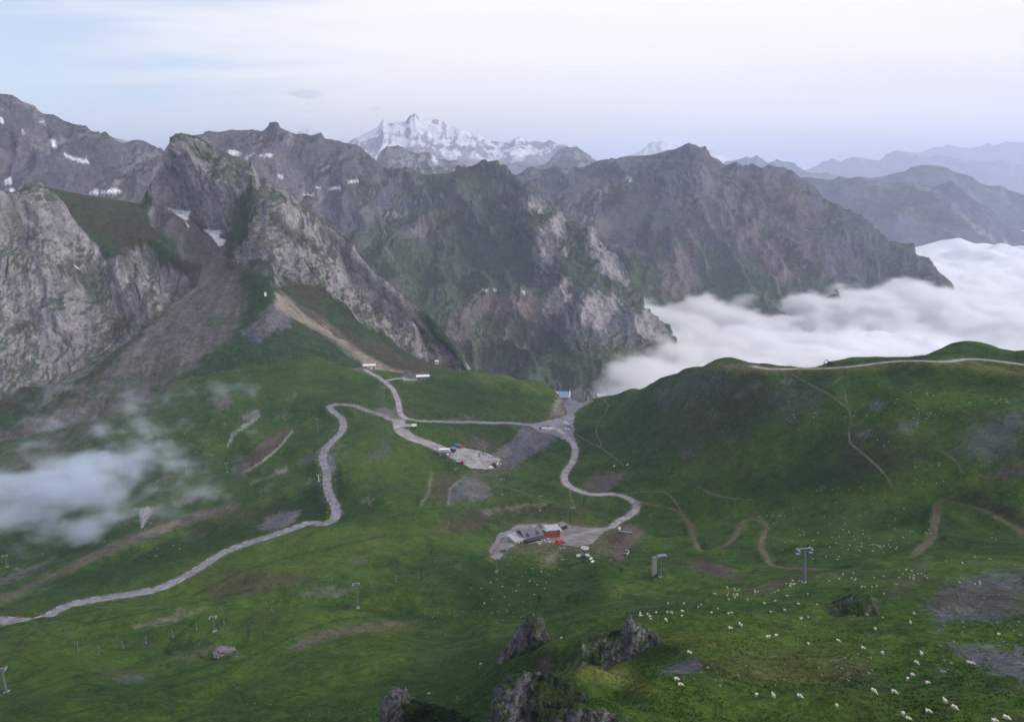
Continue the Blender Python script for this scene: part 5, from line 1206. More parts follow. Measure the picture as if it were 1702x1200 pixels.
for i in range(5):
    MB().tube((-6.5 + 3 * i, 2.2 + (i % 2), .35), (-6.5 + 3 * i, 2.2 + (i % 2), 1.1), .08).box(-7.1 + 3 * i, -5.9 + 3 * i, 1.7 + (i % 2), 2.7 + (i % 2), 1.1, 1.16).build('table', Q['cream'], t)
q = at(932, 879, 400)
t = thing('equipment_shed', 'dark grey boxy shed with a bluish flat roof at the right end of the chalet', 'shed', q, R(36))
MB().box(-3.4, 3.4, -2.6, 2.6, -1.5, 3.0).build('wall', Q['dark'], t); MB().box(-3.8, 3.8, -3.0, 3.0, 3.0, 3.25).build('roof', Q['grey'], t)
MB().box(-2.0, 1.2, -2.68, -2.6, 0, 2.4).build('door', Q['glass'], t); MB().box(3.4, 3.48, -1.5, .8, .9, 2.1).build('window', Q['pale'], t)
tb = None
for i, (px, py, lab) in enumerate([(898,898,'pale picnic table nearest the front wall of the chalet'),(903,894,'pale picnic table between the chalet gable and the annex'),(905,900,'pale picnic table in the middle of the small lawn beside the chalet'),(911,897,'pale picnic table below the red annex wall'),(914,902,'pale picnic table closest to the red work vehicle'),(897,905,'pale picnic table lowest on the small lawn beside the chalet')]):
    q = at(px, py, 400); rz = random.uniform(0, 3)
    if tb is None:
        tb = thing('picnic_table', lab, 'picnic table', q, rz, 'picnic tables on the chalet lawn')
        MB().box(-1.0, 1.0, -.4, .4, .74, .8).build('tabletop', Q['cream'], tb)
        for s in (-1, 1): MB().box(-1.0, 1.0, s*.75-.15, s*.75+.15, .42, .48).build('bench', Q['cream'], tb); MB().box(s*.75-.05, s*.75+.05, -.75, .75, -.1, .74).build('leg', Q['dark'], tb)
    else: copy_tree(tb, q, rz, lab)
t = thing('trailer', 'dark flat trailer at the far left end of the chalet yard', 'trailer', at(836, 917, 380), R(20))
MB().box(-1.8, 1.8, -.9, .9, .5, .95).build('bed', Q['dark'], t); wheels(t, (-.5, .4), .95, .3); MB().tube((1.8, 0, .6), (3.0, 0, .5), .06).build('drawbar', Q['steel'], t)
for x0_, y0_, x1_, y1_, lab in [(846, 902, 862, 880, 'dark low fence curving round the left side of the chalet'), (806, 925, 838, 893, 'dark low fence at the outer left edge of the chalet yard')]:
    A0, A1 = at(x0_, y0_, 380), at(x1_, y1_, 380); t = thing('yard_fence', lab, 'fence', A0); nP = 9
    for k in range(nP):
        P_ = A0.lerp(A1, k / (nP - 1)); P_.z = float(ground_z(P_.x, P_.y)); e = MB().tube((0, 0, -.3), (0, 0, 1.1), .09, .09, 5).build('fence_post', Q['dark'], t); e.location = P_ - A0
        if k:
            for zz in (.5, .95): MB().tube(Pp - A0 + Vector((0, 0, zz)), P_ - A0 + Vector((0, 0, zz)), .07, .07, 4).build('rail', Q['dark'], t)
        Pp = P_
# ------------------------------------------------------------------ vehicles
def van(label, loc, rz, col, L_=4.9, W_=1.9, H_=1.95, cat='van', kind='van', group=None, name='parked_van'):
    t = thing(name, label, cat, loc, rz, group); h = L_ / 2
    if kind == 'van': prof = [(-h,.35),(-h,H_*.95),(-h+.15,H_),(h*.35,H_),(h*.66,H_*.62),(h,H_*.50),(h,.35)]
    else: prof = [(-h,.35),(-h,.85),(-h*.72,.95),(-h*.52,H_),(h*.12,H_),(h*.42,.98),(h,.82),(h,.35)]
    MB().prism(prof, -W_/2, W_/2).build('body', Q[col], t)
    if kind == 'van':
        for s in (-1, 1): MB().box(-h*.75, h*.3, s*W_/2-.02, s*W_/2+.02, H_*.58, H_*.85).build('side_window', Q['glass'], t)
        MB().add([(h*.36,-W_*.44,H_*.97),(h*.64,-W_*.44,H_*.65),(h*.64,W_*.44,H_*.65),(h*.36,W_*.44,H_*.97),(h*.39,-W_*.44,H_*.99),(h*.67,-W_*.44,H_*.67),(h*.67,W_*.44,H_*.67),(h*.39,W_*.44,H_*.99)], [(0,1,2,3),(7,6,5,4),(0,4,5,1),(2,6,7,3),(1,5,6,2),(3,7,4,0)]).build('windscreen', Q['glass'], t)
    else:
        for s in (-1, 1): MB().add([(x, s*W_/2 + s*dd, z) for dd in (0, .02) for x, z in ((-h*.62,1.0),(-h*.48,H_*.94),(h*.08,H_*.94),(h*.32,1.0))], [(0,1,2,3),(7,6,5,4),(0,4,5,1),(1,5,6,2),(2,6,7,3),(3,7,4,0)]).build('side_window', Q['glass'], t)
        MB().add([(h*.14,-W_*.42,H_*.98),(h*.40,-W_*.42,1.02),(h*.40,W_*.42,1.02),(h*.14,W_*.42,H_*.98),(h*.17,-W_*.42,H_),(h*.43,-W_*.42,1.04),(h*.43,W_*.42,1.04),(h*.17,W_*.42,H_)], [(0,1,2,3),(7,6,5,4),(0,4,5,1),(2,6,7,3),(1,5,6,2),(3,7,4,0)]).build('windscreen', Q['glass'], t)
    wheels(t, (-h*.62, h*.62), W_/2 + .03)
    for s in (-1, 1): MB().box(h-.02, h+.03, s*W_*.38-.14, s*W_*.38+.14, .62, .78).build('headlight', Q['white'], t)
    return t
van('white van leftmost of the three parked together on the pass car park', at(905.5, 714), R(12), 'white')
van('white van between two other white vans on the pass car park', at(911.5, 715.3), R(14), 'white')
van('white van rightmost of the three parked side by side on the pass', at(917.5, 714), R(10), 'white')
van('dark car parked at the verge left of the three white vans', at(899, 712), R(16), 'grey', 4.2, 1.75, 1.45, 'car', 'car', name='parked_car')
van('white camper van parked behind a dark car at the start of the side road', at(941.5, 706), R(-15), 'white', 5.2, 2.0, 2.3)
van('dark car parked in front of the white camper by the side road', at(945, 709.3), R(-12), 'grey', 4.3, 1.8, 1.45, 'car', 'car', name='parked_car')
van('small white car parked alone at the top of the side road', at(942.5, 714.5), R(-8), 'white', 4.0, 1.7, 1.45, 'car', 'car', name='parked_car')
# red tracked machine by the chalet
t = thing('work_vehicle', 'bright red boxy work vehicle parked on the gravel beside the chalet', 'vehicle', at(930, 903, 400), R(35))
MB().prism([(-2.3,.5),(-2.3,2.3),(.4,2.5),(1.5,1.6),(2.3,1.4),(2.3,.5)], -1.15, 1.15).build('body', Q['red'], t)
MB().box(-2.1, .3, -1.0, 1.0, 2.42, 2.75).build('cargo_cover', Q['red'], t)
for s in (-1, 1): MB().prism([(-2.5,.25),(-2.2,0),(2.2,0),(2.5,.3),(2.3,.75),(-2.3,.75)], s*1.3-.25, s*1.3+.25).build('track', Q['black'], t)
MB().box(2.8, 3.0, -1.6, 1.6, .1, .95).box(2.3, 2.8, -.3, .3, .35, .6).build('blade', Q['black'], t)
MB().box(.5, 1.3, -1.17, 1.17, 1.65, 2.15).build('cab_window', Q['glass'], t)
MB().box(-2.36, -2.3, -.9, .9, .7, 1.0).build('rear_panel', Q['white'], t)
# black pick-up with white side
t = thing('pickup_truck', 'black pickup truck with white roof rails and one white side on the bare earth patch', 'truck', at(1041, 921, 350), R(68))
MB().prism([(-2.4,.4),(-2.4,1.25),(-.3,1.3),(0,2.0),(1.1,2.0),(1.6,1.3),(2.4,1.15),(2.4,.4)], -.95, .95).build('body', Q['black'], t)
MB().box(-2.3, -.3, -.85, .85, 1.25, 1.32).build('cargo_cover', Q['grey'], t)
MB().box(-2.4, 2.2, -1.02, -.95, .7, 1.35).build('side_panel', Q['white'], t)
for x in (-.2, .5, 1.2): MB().box(x-.05, x+.05, -.8, .8, 2.02, 2.1).build('roof_rail', Q['white'], t)
wheels(t, (-1.5, 1.5), 1.0, .42)
# blue covered lorry, red lorry with trailer
t = thing('covered_lorry', 'blue covered lorry with a red cab on the upper edge of the gravel yard', 'lorry', at(762, 744, 500), R(-28))
MB().box(-3.4, 1.5, -1.15, 1.15, .7, 2.9).build('cargo_cover', Q['bluev'], t); MB().prism([(1.6,.5),(1.6,2.3),(2.6,2.3),(3.2,1.5),(3.2,.5)], -1.1, 1.1).build('cab', Q['red'], t)
MB().box(2.5, 3.0, -1.12, 1.12, 1.45, 2.0).build('windscreen', Q['glass'], t); wheels(t, (-2.4, -1.3, 2.3), 1.12, .45)
t = thing('flatbed_lorry', 'red lorry cab with a pale loaded flatbed in the middle of the gravel yard', 'lorry', at(766, 770, 500), R(-24))
MB().box(-4.2, .3, -1.05, 1.05, .75, 1.0).build('flatbed', Q['grey'], t)
for i in range(3): MB().box(-3.9 + i * 1.3, -2.9 + i * 1.3, -.8, .8, 1.0, 1.35 + .1 * (i % 2)).build('load', Q['cream'], t)
MB().prism([(.5,.5),(.5,2.5),(2.2,2.6),(2.9,1.6),(2.9,.5)], -1.2, 1.2).build('cab', Q['red'], t)
MB().box(1.9, 2.5, -1.22, 1.22, 1.6, 2.2).build('windscreen', Q['glass'], t); wheels(t, (-3.2, -1.8, 1.8), 1.1, .45)
t = thing('maroon_digger', 'maroon tracked machine with a raised arm at the foot of the grey spoil slope', 'machine', at(821, 773, 500), R(8))
MB().box(-2.0, 2.0, -1.2, 1.2, .1, .8).build('track', Q['black'], t); MB().box(-1.6, 1.2, -1.1, 1.1, .85, 2.3).build('body', Q['maroon'], t)
MB().tube((1.0, 0, 1.6), (3.2, 0, 3.0), .2).tube((3.2, 0, 3.0), (4.8, 0, 1.2), .16).build('arm', Q['maroon'], t); MB().prism([(4.3,.2),(4.4,1.2),(5.1,1.2),(5.2,.5)], -.5, .5).build('bucket', Q['grey'], t)
MB().box(-.2, 1.1, -1.12, 1.12, 1.7, 2.25).build('cab_window', Q['glass'], t)
van('small white van by the near corner of the gravel yard', at(816.5, 779, 500), R(30), 'white', 4.0, 1.8, 1.9)
van('dark car beside the small white van at the yard corner', at(823, 777, 500), R(26), 'black', 4.2, 1.8, 1.5, 'car', 'car', name='parked_car')
van('white car near the maroon machine below the spoil slope', at(829, 772.5, 500), R(20), 'white', 4.0, 1.75, 1.45, 'car', 'car', name='parked_car')
# excavator on the skyline of the right hill
t = thing('excavator', 'small dark excavator with bent arm standing on the right ridge crest', 'excavator', at(1379, 606.5, 520), R(170))
for s in (-1, 1): MB().prism([(-1.7,.3),(-1.4,0),(1.4,0),(1.7,.3),(1.5,.75),(-1.5,.75)], s*.95-.25, s*.95+.25).build('track', Q['black'], t)
MB().box(-1.6, .9, -1.0, 1.0, .85, 1.7).build('body', Q['dark'], t); c_ = MB().box(-.1, 1.0, .1, 1.0, 1.7, 2.7).build('cab', Q['dark'], t); MB().box(.2, .95, .08, .12, 1.9, 2.5).build('pane', Q['glass'], c_)
MB().tube((.8, -.3, 1.4), (2.0, -.3, 3.6), .2).tube((2.0, -.3, 3.6), (3.3, -.3, 3.0), .17).tube((3.3, -.3, 3.0), (3.5, -.3, .9), .13).build('arm', Q['dark'], t)
MB().prism([(3.1,.2),(3.2,.9),(3.8,.95),(3.8,.4)], -.65, .05).build('bucket', Q['black'], t)
# ------------------------------------------------------------------ stations, huts
def barrel(t, L_, r, z, mat='white', n=12, x0=0, y0=0):
    prof = [(r * math.cos(math.pi * i / n), z + r * .75 * math.sin(math.pi * i / n)) for i in range(n + 1)] + [(-r * .92, z - .1), (r * .92, z - .1)]
    m = MB(); k = len(prof); vs = [(x0 + sx * L_ / 2, y0 + a, b) for sx in (-1, 1) for a, b in prof]
    m.add(vs, [tuple(range(k)), tuple(range(2 * k - 1, k - 1, -1))] + [(i, i + k, (i + 1) % k + k, (i + 1) % k) for i in range(k)]); return m
for lab, px, py, rz, plat in [('white barrel roofed chairlift station left of the upper track, on dark legs', 614, 611, R(8), False), ('white barrel roofed chairlift station with a grey platform right of the upper track', 703, 631, R(9), True)]:
    q = at(px, py, 600); t = thing('chairlift_station', lab, 'chairlift station', q, rz, 'white barrel roofed stations')
    barrel(t, 14.5, 2.4, 3.6).build('roof', Q['white'], t)
    for x in (-4.5, 4.5): MB().box(x-.7, x+.7, -.7, .7, -2.5, 3.5).build('leg', Q['dark'], t)
    MB().box(-6.5, 6.5, -1.6, 1.6, 3.0, 3.5).build('machine_deck', Q['dark'], t)
    MB().box(1.0, 4.2, -4.4, -2.2, -2.5, 2.3).build('control_cabin', Q['grey'] if plat else Q['cream'], t)
    if plat: MB().box(-21, -7.6, -3.0, 4.0, -3.0, .5).build('platform', Q['conc'], t)
    else: MB().box(-8.6, -7.2, -2.2, 2.2, -2.0, 1.6).build('wind_screen', Q['dark'], t)
t = thing('hut', 'tiny white hut at the left end of the grey station platform', 'hut', at(671, 630.5, 600), R(10))
MB().box(-1.3, 1.3, -1, 1, -1, 2.0).build('wall', Q['white'], t); MB().prism([(-1.6, 2.0), (0, 2.8), (1.6, 2.0)], -1.2, 1.2).build('roof', Q['pale'], t); MB().box(-.4, .4, -1.06, -1, 0, 1.7).build('door', Q['dark'], t)
t = thing('hut', 'small white rounded shelter alone at the foot of the rocky ridge', 'hut', Vector(pt(726, 602, 968)) , R(0))
barrel(t, 5.0, 1.7, 1.2).build('roof', Q['white'], t); MB().box(-2.3, 2.3, -1.3, 1.3, -3, 1.2).build('wall', Q['pale'], t)
t = thing('hut', 'white radio shelter high on the small summit above the scree', 'hut', Vector(pt(441, 489.5, 1040)), R(20))
MB().box(-1.2, 1.2, -1.2, 1.2, -2, 2.4).build('wall', Q['white'], t); MB().prism([(-1.5, 2.4), (0, 3.2), (1.5, 2.4)], -1.4, 1.4).build('roof', Q['pale'], t)
q = at(683, 711, 500)
t = thing('roadside_cabin', 'low cabin with two cream roof halves below the road where the tracks cross', 'cabin', q, R(10))
MB().box(-4.6, 4.6, -2.2, 2.2, -2.5, 1.8).build('wall', Q['dark'], t)
MB().add([(-5,-2.6,1.8),(-.3,-2.6,1.8),(-.3,2.6,2.8),(-5,2.6,2.8),(-5,-2.6,2.0),(-.3,-2.6,2.0),(-.3,2.6,3.0),(-5,2.6,3.0)], [(0,3,2,1),(4,5,6,7),(0,1,5,4),(1,2,6,5),(2,3,7,6),(3,0,4,7)]).build('roof', Q['conc'], t)
MB().add([(.3,-2.8,1.9),(5,-2.8,1.9),(5,2.6,2.7),(.3,2.6,2.7),(.3,-2.8,2.1),(5,-2.8,2.1),(5,2.6,2.9),(.3,2.6,2.9)], [(0,3,2,1),(4,5,6,7),(0,1,5,4),(1,2,6,5),(2,3,7,6),(3,0,4,7)]).build('roof', Q['cream'], t)
windows(t, [(-3, .5), (-1, .5), (2.5, .5)], -2.2)
# valley lift station in the gravel yard
q = at(739, 756, 500)
t = thing('chairlift_station', 'blue grey lift station with white framed window band at the left of the gravel yard', 'chairlift station', q, R(6))
MB().box(-4.8, 4.8, -2.4, 2.4, -3, 3.2).build('wall', Q['grey'], t); MB().box(-5.1, 5.1, -2.7, 2.7, 3.2, 3.5).build('roof', Q['bluer'], t)
MB().box(-4.0, 4.0, -1.6, 1.6, 3.5, 5.0).build('upper_storey', Q['white'], t)
for i in range(5): MB().box(-3.5 + i * 1.45, -2.4 + i * 1.45, -1.68, -1.6, 3.9, 4.7).build('window', Q['glass'], t)
MB().box(-4.3, 4.3, -1.9, 1.9, 5.0, 5.25).build('upper_roof', Q['white'], t)
MB().tube((-5.6, -1, 0), (-5.6, -1, 4.5), .25).build('mast', Q['dark'], t); MB().box(2.0, 4.6, -4.6, -2.4, -2.5, 1.6).build('ramp', Q['conc'], t); MB().box(1.6, 3.6, -5.0, -3.2, 1.6, 2.4).build('canopy', Q['white'], t)
t = thing('storage_shed', 'dark grey shed standing right beside the blue grey lift station', 'shed', at(751.5, 750, 500), R(-20))
MB().box(-2.6, 2.6, -2.0, 2.0, -2, 2.6).build('wall', Q['dark'], t); MB().prism([(-3.0, 2.6), (0, 3.6), (3.0, 2.6)], -2.3, 2.3).build('roof', Q['grey'], t); MB().box(-1, 1, -2.08, -2, 0, 2).build('door', Q['grey'], t)
# pass buildings
q = at(941, 666, 720)
t = thing('pass_building', 'long building on the pass with blue grey roof and a white A shaped gable', 'building', q + Vector((-3, 10, 0)), R(-8))
gable(t, 17, 9, 2.6, 4.6, 'conc', 'bluer', over=.8, x0=-3)
for s in (-1, 1):
    MB().add([(7.0,0,8.3),(8.2,0,8.3),(8.2,s*4.2,2.4),(7.0,s*4.2,2.4),(7.0,0,7.6),(8.2,0,7.6),(8.2,s*3.7,2.4),(7.0,s*3.7,2.4)], [(0,1,2,3),(7,6,5,4),(0,4,5,1),(2,6,7,3),(1,5,6,2),(3,7,4,0)]).build('gable_trim', Q['white'], t)
MB().box(6.4, 7.4, -3.6, 3.6, -2.5, 2.8).build('front_wall', Q['white'], t)
windows(t, [(-9, .6), (-6, .6), (-3, .6), (0, .6), (3, .6)], -4.5, w=1.2, h=1.2)
MB().box(7.4, 7.5, -.7, .7, -.2, 2.0).build('door', Q['dark'], t); MB().tube((-8, 1.5, 5), (-8, 1.5, 8.6), .3).build('chimney', Q['conc'], t)
t = thing('hut', 'small white hut left of the pass building', 'hut', at(926, 653.5, 750), R(-8))
MB().box(-1.6, 1.6, -1.1, 1.1, -1, 1.7).build('wall', Q['white'], t); MB().box(-1.8, 1.8, -1.3, 1.3, 1.7, 1.9).build('roof', Q['pale'], t)
t = thing('monument', 'slim pale monument on a pedestal at the top of the pass road', 'monument', at(977.5, 661, 720), 0)
MB().box(-.7, .7, -.7, .7, -.5, 1.0).build('pedestal', Q['conc'], t); MB().tube((0, 0, 1.0), (0, 0, 4.2), .45, .22).build('figure', Q['cream'], t)
t = thing('roadside_shop', 'pale low roof just showing behind the crest right of the pass', 'building', Vector(pt(1000, 659, 830)), R(12))
gable(t, 11, 6, 1.2, 2.0, 'cream', 'pale', over=.5, z0=-8)
t = thing('marker_post', 'short white post at the start of the side road below the pass', 'post', at(937.5, 727), 0)
MB().tube((0, 0, -.3), (0, 0, 2.0), .18).build('post', Q['white'], t); MB().box(-.4, .4, -.06, .06, 1.3, 2.0).build('sign_panel', Q['white'], t)
for px, py, lab in [(1043, 773, 'white boundary cairn on the slope at the end of the thin path'), (1021, 775, 'low white stone heap left of the boundary cairn')]:
    t = thing('cairn', lab, 'cairn', at(px, py), .4)
    for k, (x, y, z, r) in enumerate([(0,0,.3,.6),(.7,.1,.2,.45),(-.5,.3,.2,.4),(.1,0,.95,.4)] + ([(.05,0,1.45,.28)] if px > 1030 else [])):
        MB().tube((x, y, z - r * .7), (x, y, z + r * .6), r, r * .6, 6).build('stone', Q['white'], t)
# bullwheel and return station below the chalet
q = at(972, 921, 350)
t = thing('lift_bullwheel', 'white horizontal bullwheel with dark spokes on a mast below the chalet yard', 'lift wheel', q, R(10))
MB().tube((0, 0, -1), (0, 0, 3.6), .35, .28).build('mast', Q['green'], t); w = MB().ring((0, 0, 3.9), 2.05, .18, 28).build('rim', Q['white'], t)
MB().tube((0, 0, 3.7), (0, 0, 4.15), .42, .42, 10).build('hub', Q['steel'], w)
for i in range(8): MB().tube((.3 * math.cos(i * PI_), .3 * math.sin(i * PI_), 3.9), (2.0 * math.cos(i * PI_), 2.0 * math.sin(i * PI_), 3.9), .07).build('spoke', Q['white'], w) if False else MB().tube((.3 * math.cos(i * math.pi / 4), .3 * math.sin(i * math.pi / 4), 3.9), (2.0 * math.cos(i * math.pi / 4), 2.0 * math.sin(i * math.pi / 4), 3.9), .09).build('spoke', Q['white'], w)
MB().tube((0, 0, 3.78), (0, 0, 3.86), 1.5, 1.5, 16).build('guard_plate', Q['blue'], t)
q = at(969, 934, 350)
t = thing('lift_cabin', 'small lift cabin with pale wing roofs and dark front in front of the white bullwheel', 'cabin', q, R(4))
MB().tube((0, 0, -1.5), (0, 0, 1.8), .7, .55).build('pillar', Q['dark'], t); MB().box(-1.3, 1.3, -1.0, 1.0, 1.4, 3.6).build('body', Q['dark'], t); MB().box(-1.0, 1.0, -1.07, -1.0, 1.6, 2.5).build('front_panel', Q['brick'], t)
MB().box(-1.0, 1.0, -1.07, -1.0, 2.6, 3.4).build('window', Q['green'], t)
for s in (-1, 1): MB().add([(s*1.2,-1.3,3.9),(s*3.4,-1.3,3.5),(s*3.4,1.3,3.6),(s*1.2,1.3,4.0),(s*1.2,-1.3,4.1),(s*3.4,-1.3,3.7),(s*3.4,1.3,3.8),(s*1.2,1.3,4.2)], [(0,3,2,1),(4,5,6,7),(0,1,5,4),(1,2,6,5),(2,3,7,6),(3,0,4,7)]).build('wing_roof', Q['pale'], t)
MB().box(-1.2, 1.2, -1.3, 1.3, 4.1, 4.3).build('roof', Q['green'], t)
for px, py, lab in [(982, 929, 'white barrier block just right of the lift cabin'), (984.5, 934, 'white barrier block, lower of the two right of the lift cabin')]:
    t = thing('barrier', lab, 'barrier', at(px, py, 350), R(-55)); MB().prism([(-.35, 0), (-.12, .85), (.12, .85), (.35, 0)], -.9, .9).build('block', Q['white'], t)
t = thing('water_tank', 'dark green low tank box at the edge of the bare earth patch', 'tank', at(1040, 886, 380), R(-18))
MB().box(-4.6, 4.0, -1.0, 1.0, -.6, .9).build('body', Q['green'], t); MB().box(-4.6, 4.0, -1.1, 1.1, .9, 1.0).build('lid', Q['grey'], t)
t = thing('dish', 'white round dish on a short stand beside the dark green tank', 'dish', at(1030, 882, 380), R(-10))
MB().tube((0, 0, -.2), (0, 0, 1.2), .1).build('stand', Q['steel'], t); MB().tube((0, -.1, 1.9), (-.1, -.6, 2.15), .5, 1.0, 14).build('reflector', Q['white'], t)
# ------------------------------------------------------------------ chairlift pylons
def pylon(px, pb, ptop, label, w=2.4, head='steel', mat='grey', lean=0., r0=.26, group='chairlift pylons', rmin=None, rz=0.2, dish=False, loc=None):
    q = loc or at(px, pb, rmin); r = math.hypot(q.x, q.y); a, tt = azt(px, ptop); H = (CZ + float(tt) * r) - q.z
    H = max(3.0, H)
    t = thing('lift_pylon', label, 'pylon', q, rz, group)
    MB().tube((0, 0, -1.2), (lean * H, 0, H), r0, r0 * .7, 10).build('mast', Q[mat], t)
    MB().box(-.8, .8, -.8, .8, -1.2, .25).build('footing', Q['conc'], t)
    MB().box(lean * H - w / 2, lean * H + w / 2, -.09, .09, H - .1, H + .1).build('crossarm', Q[head], t)
    for s in (-1, 1):
        a_ = MB().box(lean * H + s * w / 2 - .12, lean * H + s * w / 2 + .12, -1.2, 1.2, H - .6, H - .35).build('sheave_assembly', Q['blue'], t)
        m = MB()
        for k in range(4): m.tube((lean * H + s * w / 2 - .2, -.9 + k * .6, H - .3), (lean * H + s * w / 2 + .2, -.9 + k * .6, H - .3), .2, .2, 8)
        m.build('sheave', Q['steel'], a_)
    return t, q, H
t, q, H = pylon(1337, 968, 910, 'tall blue lattice arm pylon, nearest, among sheep in the right pasture', 4.4, 'steel', 'blue', -.08, .42)
MB().tube((-.08 * H * .1 + .5, -.3, .5), (-.08 * H + .3, -.25, H - .8), .05, .05, 5).build('ladder', Q['steel'], t)
for s in (-1, 1): MB().box(-.08 * H + s * 2.2 - .6, -.08 * H + s * 2.2 + .6, -.5, .5, H - 1.6, H - 1.5).build('service_platform', Q['blue'], t)
t, q, H = pylon(1098, 959, 922, 'blue headed pylon beside a pale upright slab, right of the bare earth patch', 4.0, 'blue', 'blue', 0, .30)
MB().tube((-2, 0, H - .5), (2, 0, H - .5), .9, .9, 10).build('wheel_housing', Q['blue'], t)
t = thing('concrete_slab', 'tall pale concrete slab standing against the blue headed pylon', 'slab', at(1087, 958, 350), R(8)); MB().box(-1.1, 1.1, -.5, .5, -1, 9.5).build('face', Q['conc'], t); MB().box(1.1, 1.35, -.4, .4, -1, 9.3).build('edge', Q['dark'], t)
for px, pb, ptp, lab, kw in [
    (826, 950, 927, 'pylon on the slope left of and below the chalet', dict(rmin=330)), (951, 880, 843, 'pylon rising from the chalet yard behind the shed', dict(rmin=400)),
    (898, 848, 824, 'pylon on the slope behind the chalet', dict(rmin=450)), (835, 822, 796, 'pylon beside the bare pit above the chalet', dict(rmin=480)),
    (935, 930, 910, 'short pylon at the lower edge of the chalet yard', dict(rmin=350)), (595, 1010, 969, 'pylon on the near slope left of centre, largest there', dict(lean=-.03)),
    (357, 1049, 1024, 'pylon on the lower left slope above the flat pale boulder', dict(lean=-.04)), (11, 1150, 1108, 'pylon cut by the left edge of the view at the bottom', dict(lean=-.05, r0=.4)),
    (12, 942, 922, 'pylon at the left edge below the low cloud', dict(lean=-.04)), (529, 717, 696, 'pylon left of the hairpin bend', dict(lean=-.04, rmin=500)),
    (378, 785, 769, 'pylon on the long slope above the landslip stripe', dict(lean=-.04, rmin=500)), (639, 659, 644, 'pylon left of the upper gravel track', dict(lean=-.04, rmin=600)),
    (757, 780, 764, 'pylon at the lower side of the gravel yard', dict(rmin=500)), (530, 800, 789, 'small white pylon beside the winding road', dict(mat='white', rmin=450)), (310, 790, 772, 'thin pylon on the slope right of the low cloud', dict(rmin=450))]:
    pylon(px, pb, ptp, lab, **kw)
# ------------------------------------------------------------------ snow making lances on the near left slope
first = None
LN = ['between the pale scar and the pylon', 'leftmost', 'second from the left', 'third from the left', 'fourth from the left', 'on the brow left of the pylon', 'just above the small hollow', 'right of the small hollow', 'above the near pylon', 'left of the near pylon', 'right of the near pylon', 'rightmost']
for i, (px, py) in enumerate([(130,1082),(165,1090),(205,1078),(243,1071),(288,1060),(327,1048),(372,1038),(452,1018),(552,965),(617,978),(658,968),(696,962)]):
    q = at(px, py); rz = random.uniform(0, 6)
    lab = ['snow lance lowest on the left slope', 'snow lance second lowest on the left slope', 'snow lance third up the left slope', 'snow lance below the bend of the brown stripe', 'snow lance left of the lower left pylon', 'snow lance nearest left of the lower left pylon', 'snow lance just right of the lower left pylon',
           'snow lance on the slope midway between the two near pylons', 'snow lance up left of the large near pylon', 'snow lance up right of the large near pylon', 'snow lance second from the right end of the row', 'snow lance at the right end of the row near the dark turf'][i]
    if first is None:
        first = thing('snow_lance', lab, 'snow lance', q, rz, 'snow lances along the piste')
        MB().tube((0, 0, -.3), (.25, 0, 3.4), .07, .05, 6).build('pole', Q['steel'], first); MB().tube((.25, 0, 3.3), (.6, 0, 3.9), .09, .05, 6).build('nozzle', Q['steel'], first); MB().box(-.3, .3, -.25, .25, -.2, .9).build('valve_box', Q['grey'], first)
    else: copy_tree(first, q, rz, lab)
# ------------------------------------------------------------------ fence on the right ridge
def fence(label, line, n, h=1.6):
    pl = catmull(line, n); P = hit(pl[:, 0], pl[:, 1], 560); t = thing('ridge_fence', label, 'fence', Vector(P[0]))
    o = Vector(P[0]); me = MB().tube((0, 0, -.4), (0, 0, h), .075, .06, 5).mesh('fence_post', Q['dark'])
    for k in range(n):
        e = bpy.data.objects.new('fence_post', me); C.objects.link(e); e.parent = t; e.location = Vector(P[k]) - o; e.rotation_euler = (random.uniform(-.06, .06), random.uniform(-.06, .06), 0); e.scale = (1, 1, random.uniform(.75, 1.15))
    for z in (.8, 1.35):
        m = MB()
        for k in range(n - 1): m.tube(Vector(P[k]) - o + Vector((0, 0, z)), Vector(P[k + 1]) - o + Vector((0, 0, z)), .018, .018, 3)
        m.build('wire', Q['steel'], t)
fence('thin post and wire fence along the right ridge crest up to the dry patch', [(1310,606),(1360,605),(1400,603),(1440,599),(1480,595),(1520,592),(1540,591)], 44)
fence('thin fence posts on the far right end of the ridge crest', [(1640,594),(1670,598),(1702,603),(1730,608)], 12)
# ------------------------------------------------------------------ stones
st_m = []
for k in range(3):
    bm = bmesh.new(); bmesh.ops.create_icosphere(bm, subdivisions=2, radius=.5)
    for v in bm.verts:
        n_ = float(noise3(v.co.x * 2 + k * 9, v.co.y * 2, v.co.z * 2)); v.co *= 1 + .5 * n_; v.co.z *= .7
    me = bpy.data.meshes.new('pale_stone'); bm.to_mesh(me); bm.free(); me.materials.append(Q['stone']); st_m.append(me)
spots = [(845,938),(858,950),(840,960),(872,937),(885,945),(903,940),(912,955),(825,962),(835,975),(862,972),(880,966),(893,972),(905,978),(888,988),(858,982),(838,992),(815,968),(800,978),(784,978),(778,986),(818,996),(846,1005),(805,1003),(870,1000),(930,947),(868,958),(915,935),(900,950),(850,926),(908,968)]
for i, (px, py) in enumerate(spots):
    o = bpy.data.objects.new('pale_stone', st_m[i % 3]); C.objects.link(o); o.location = at(px, py, 200) + Vector((0, 0, .12)); o.rotation_euler = (0, 0, random.uniform(0, 6)); s = random.uniform(.45, .95); o.scale = (s, s, s)
    tagp(o, 'pale stone lying in the dark green pasture below the chalet', 'stone', 'pale stones below the chalet')
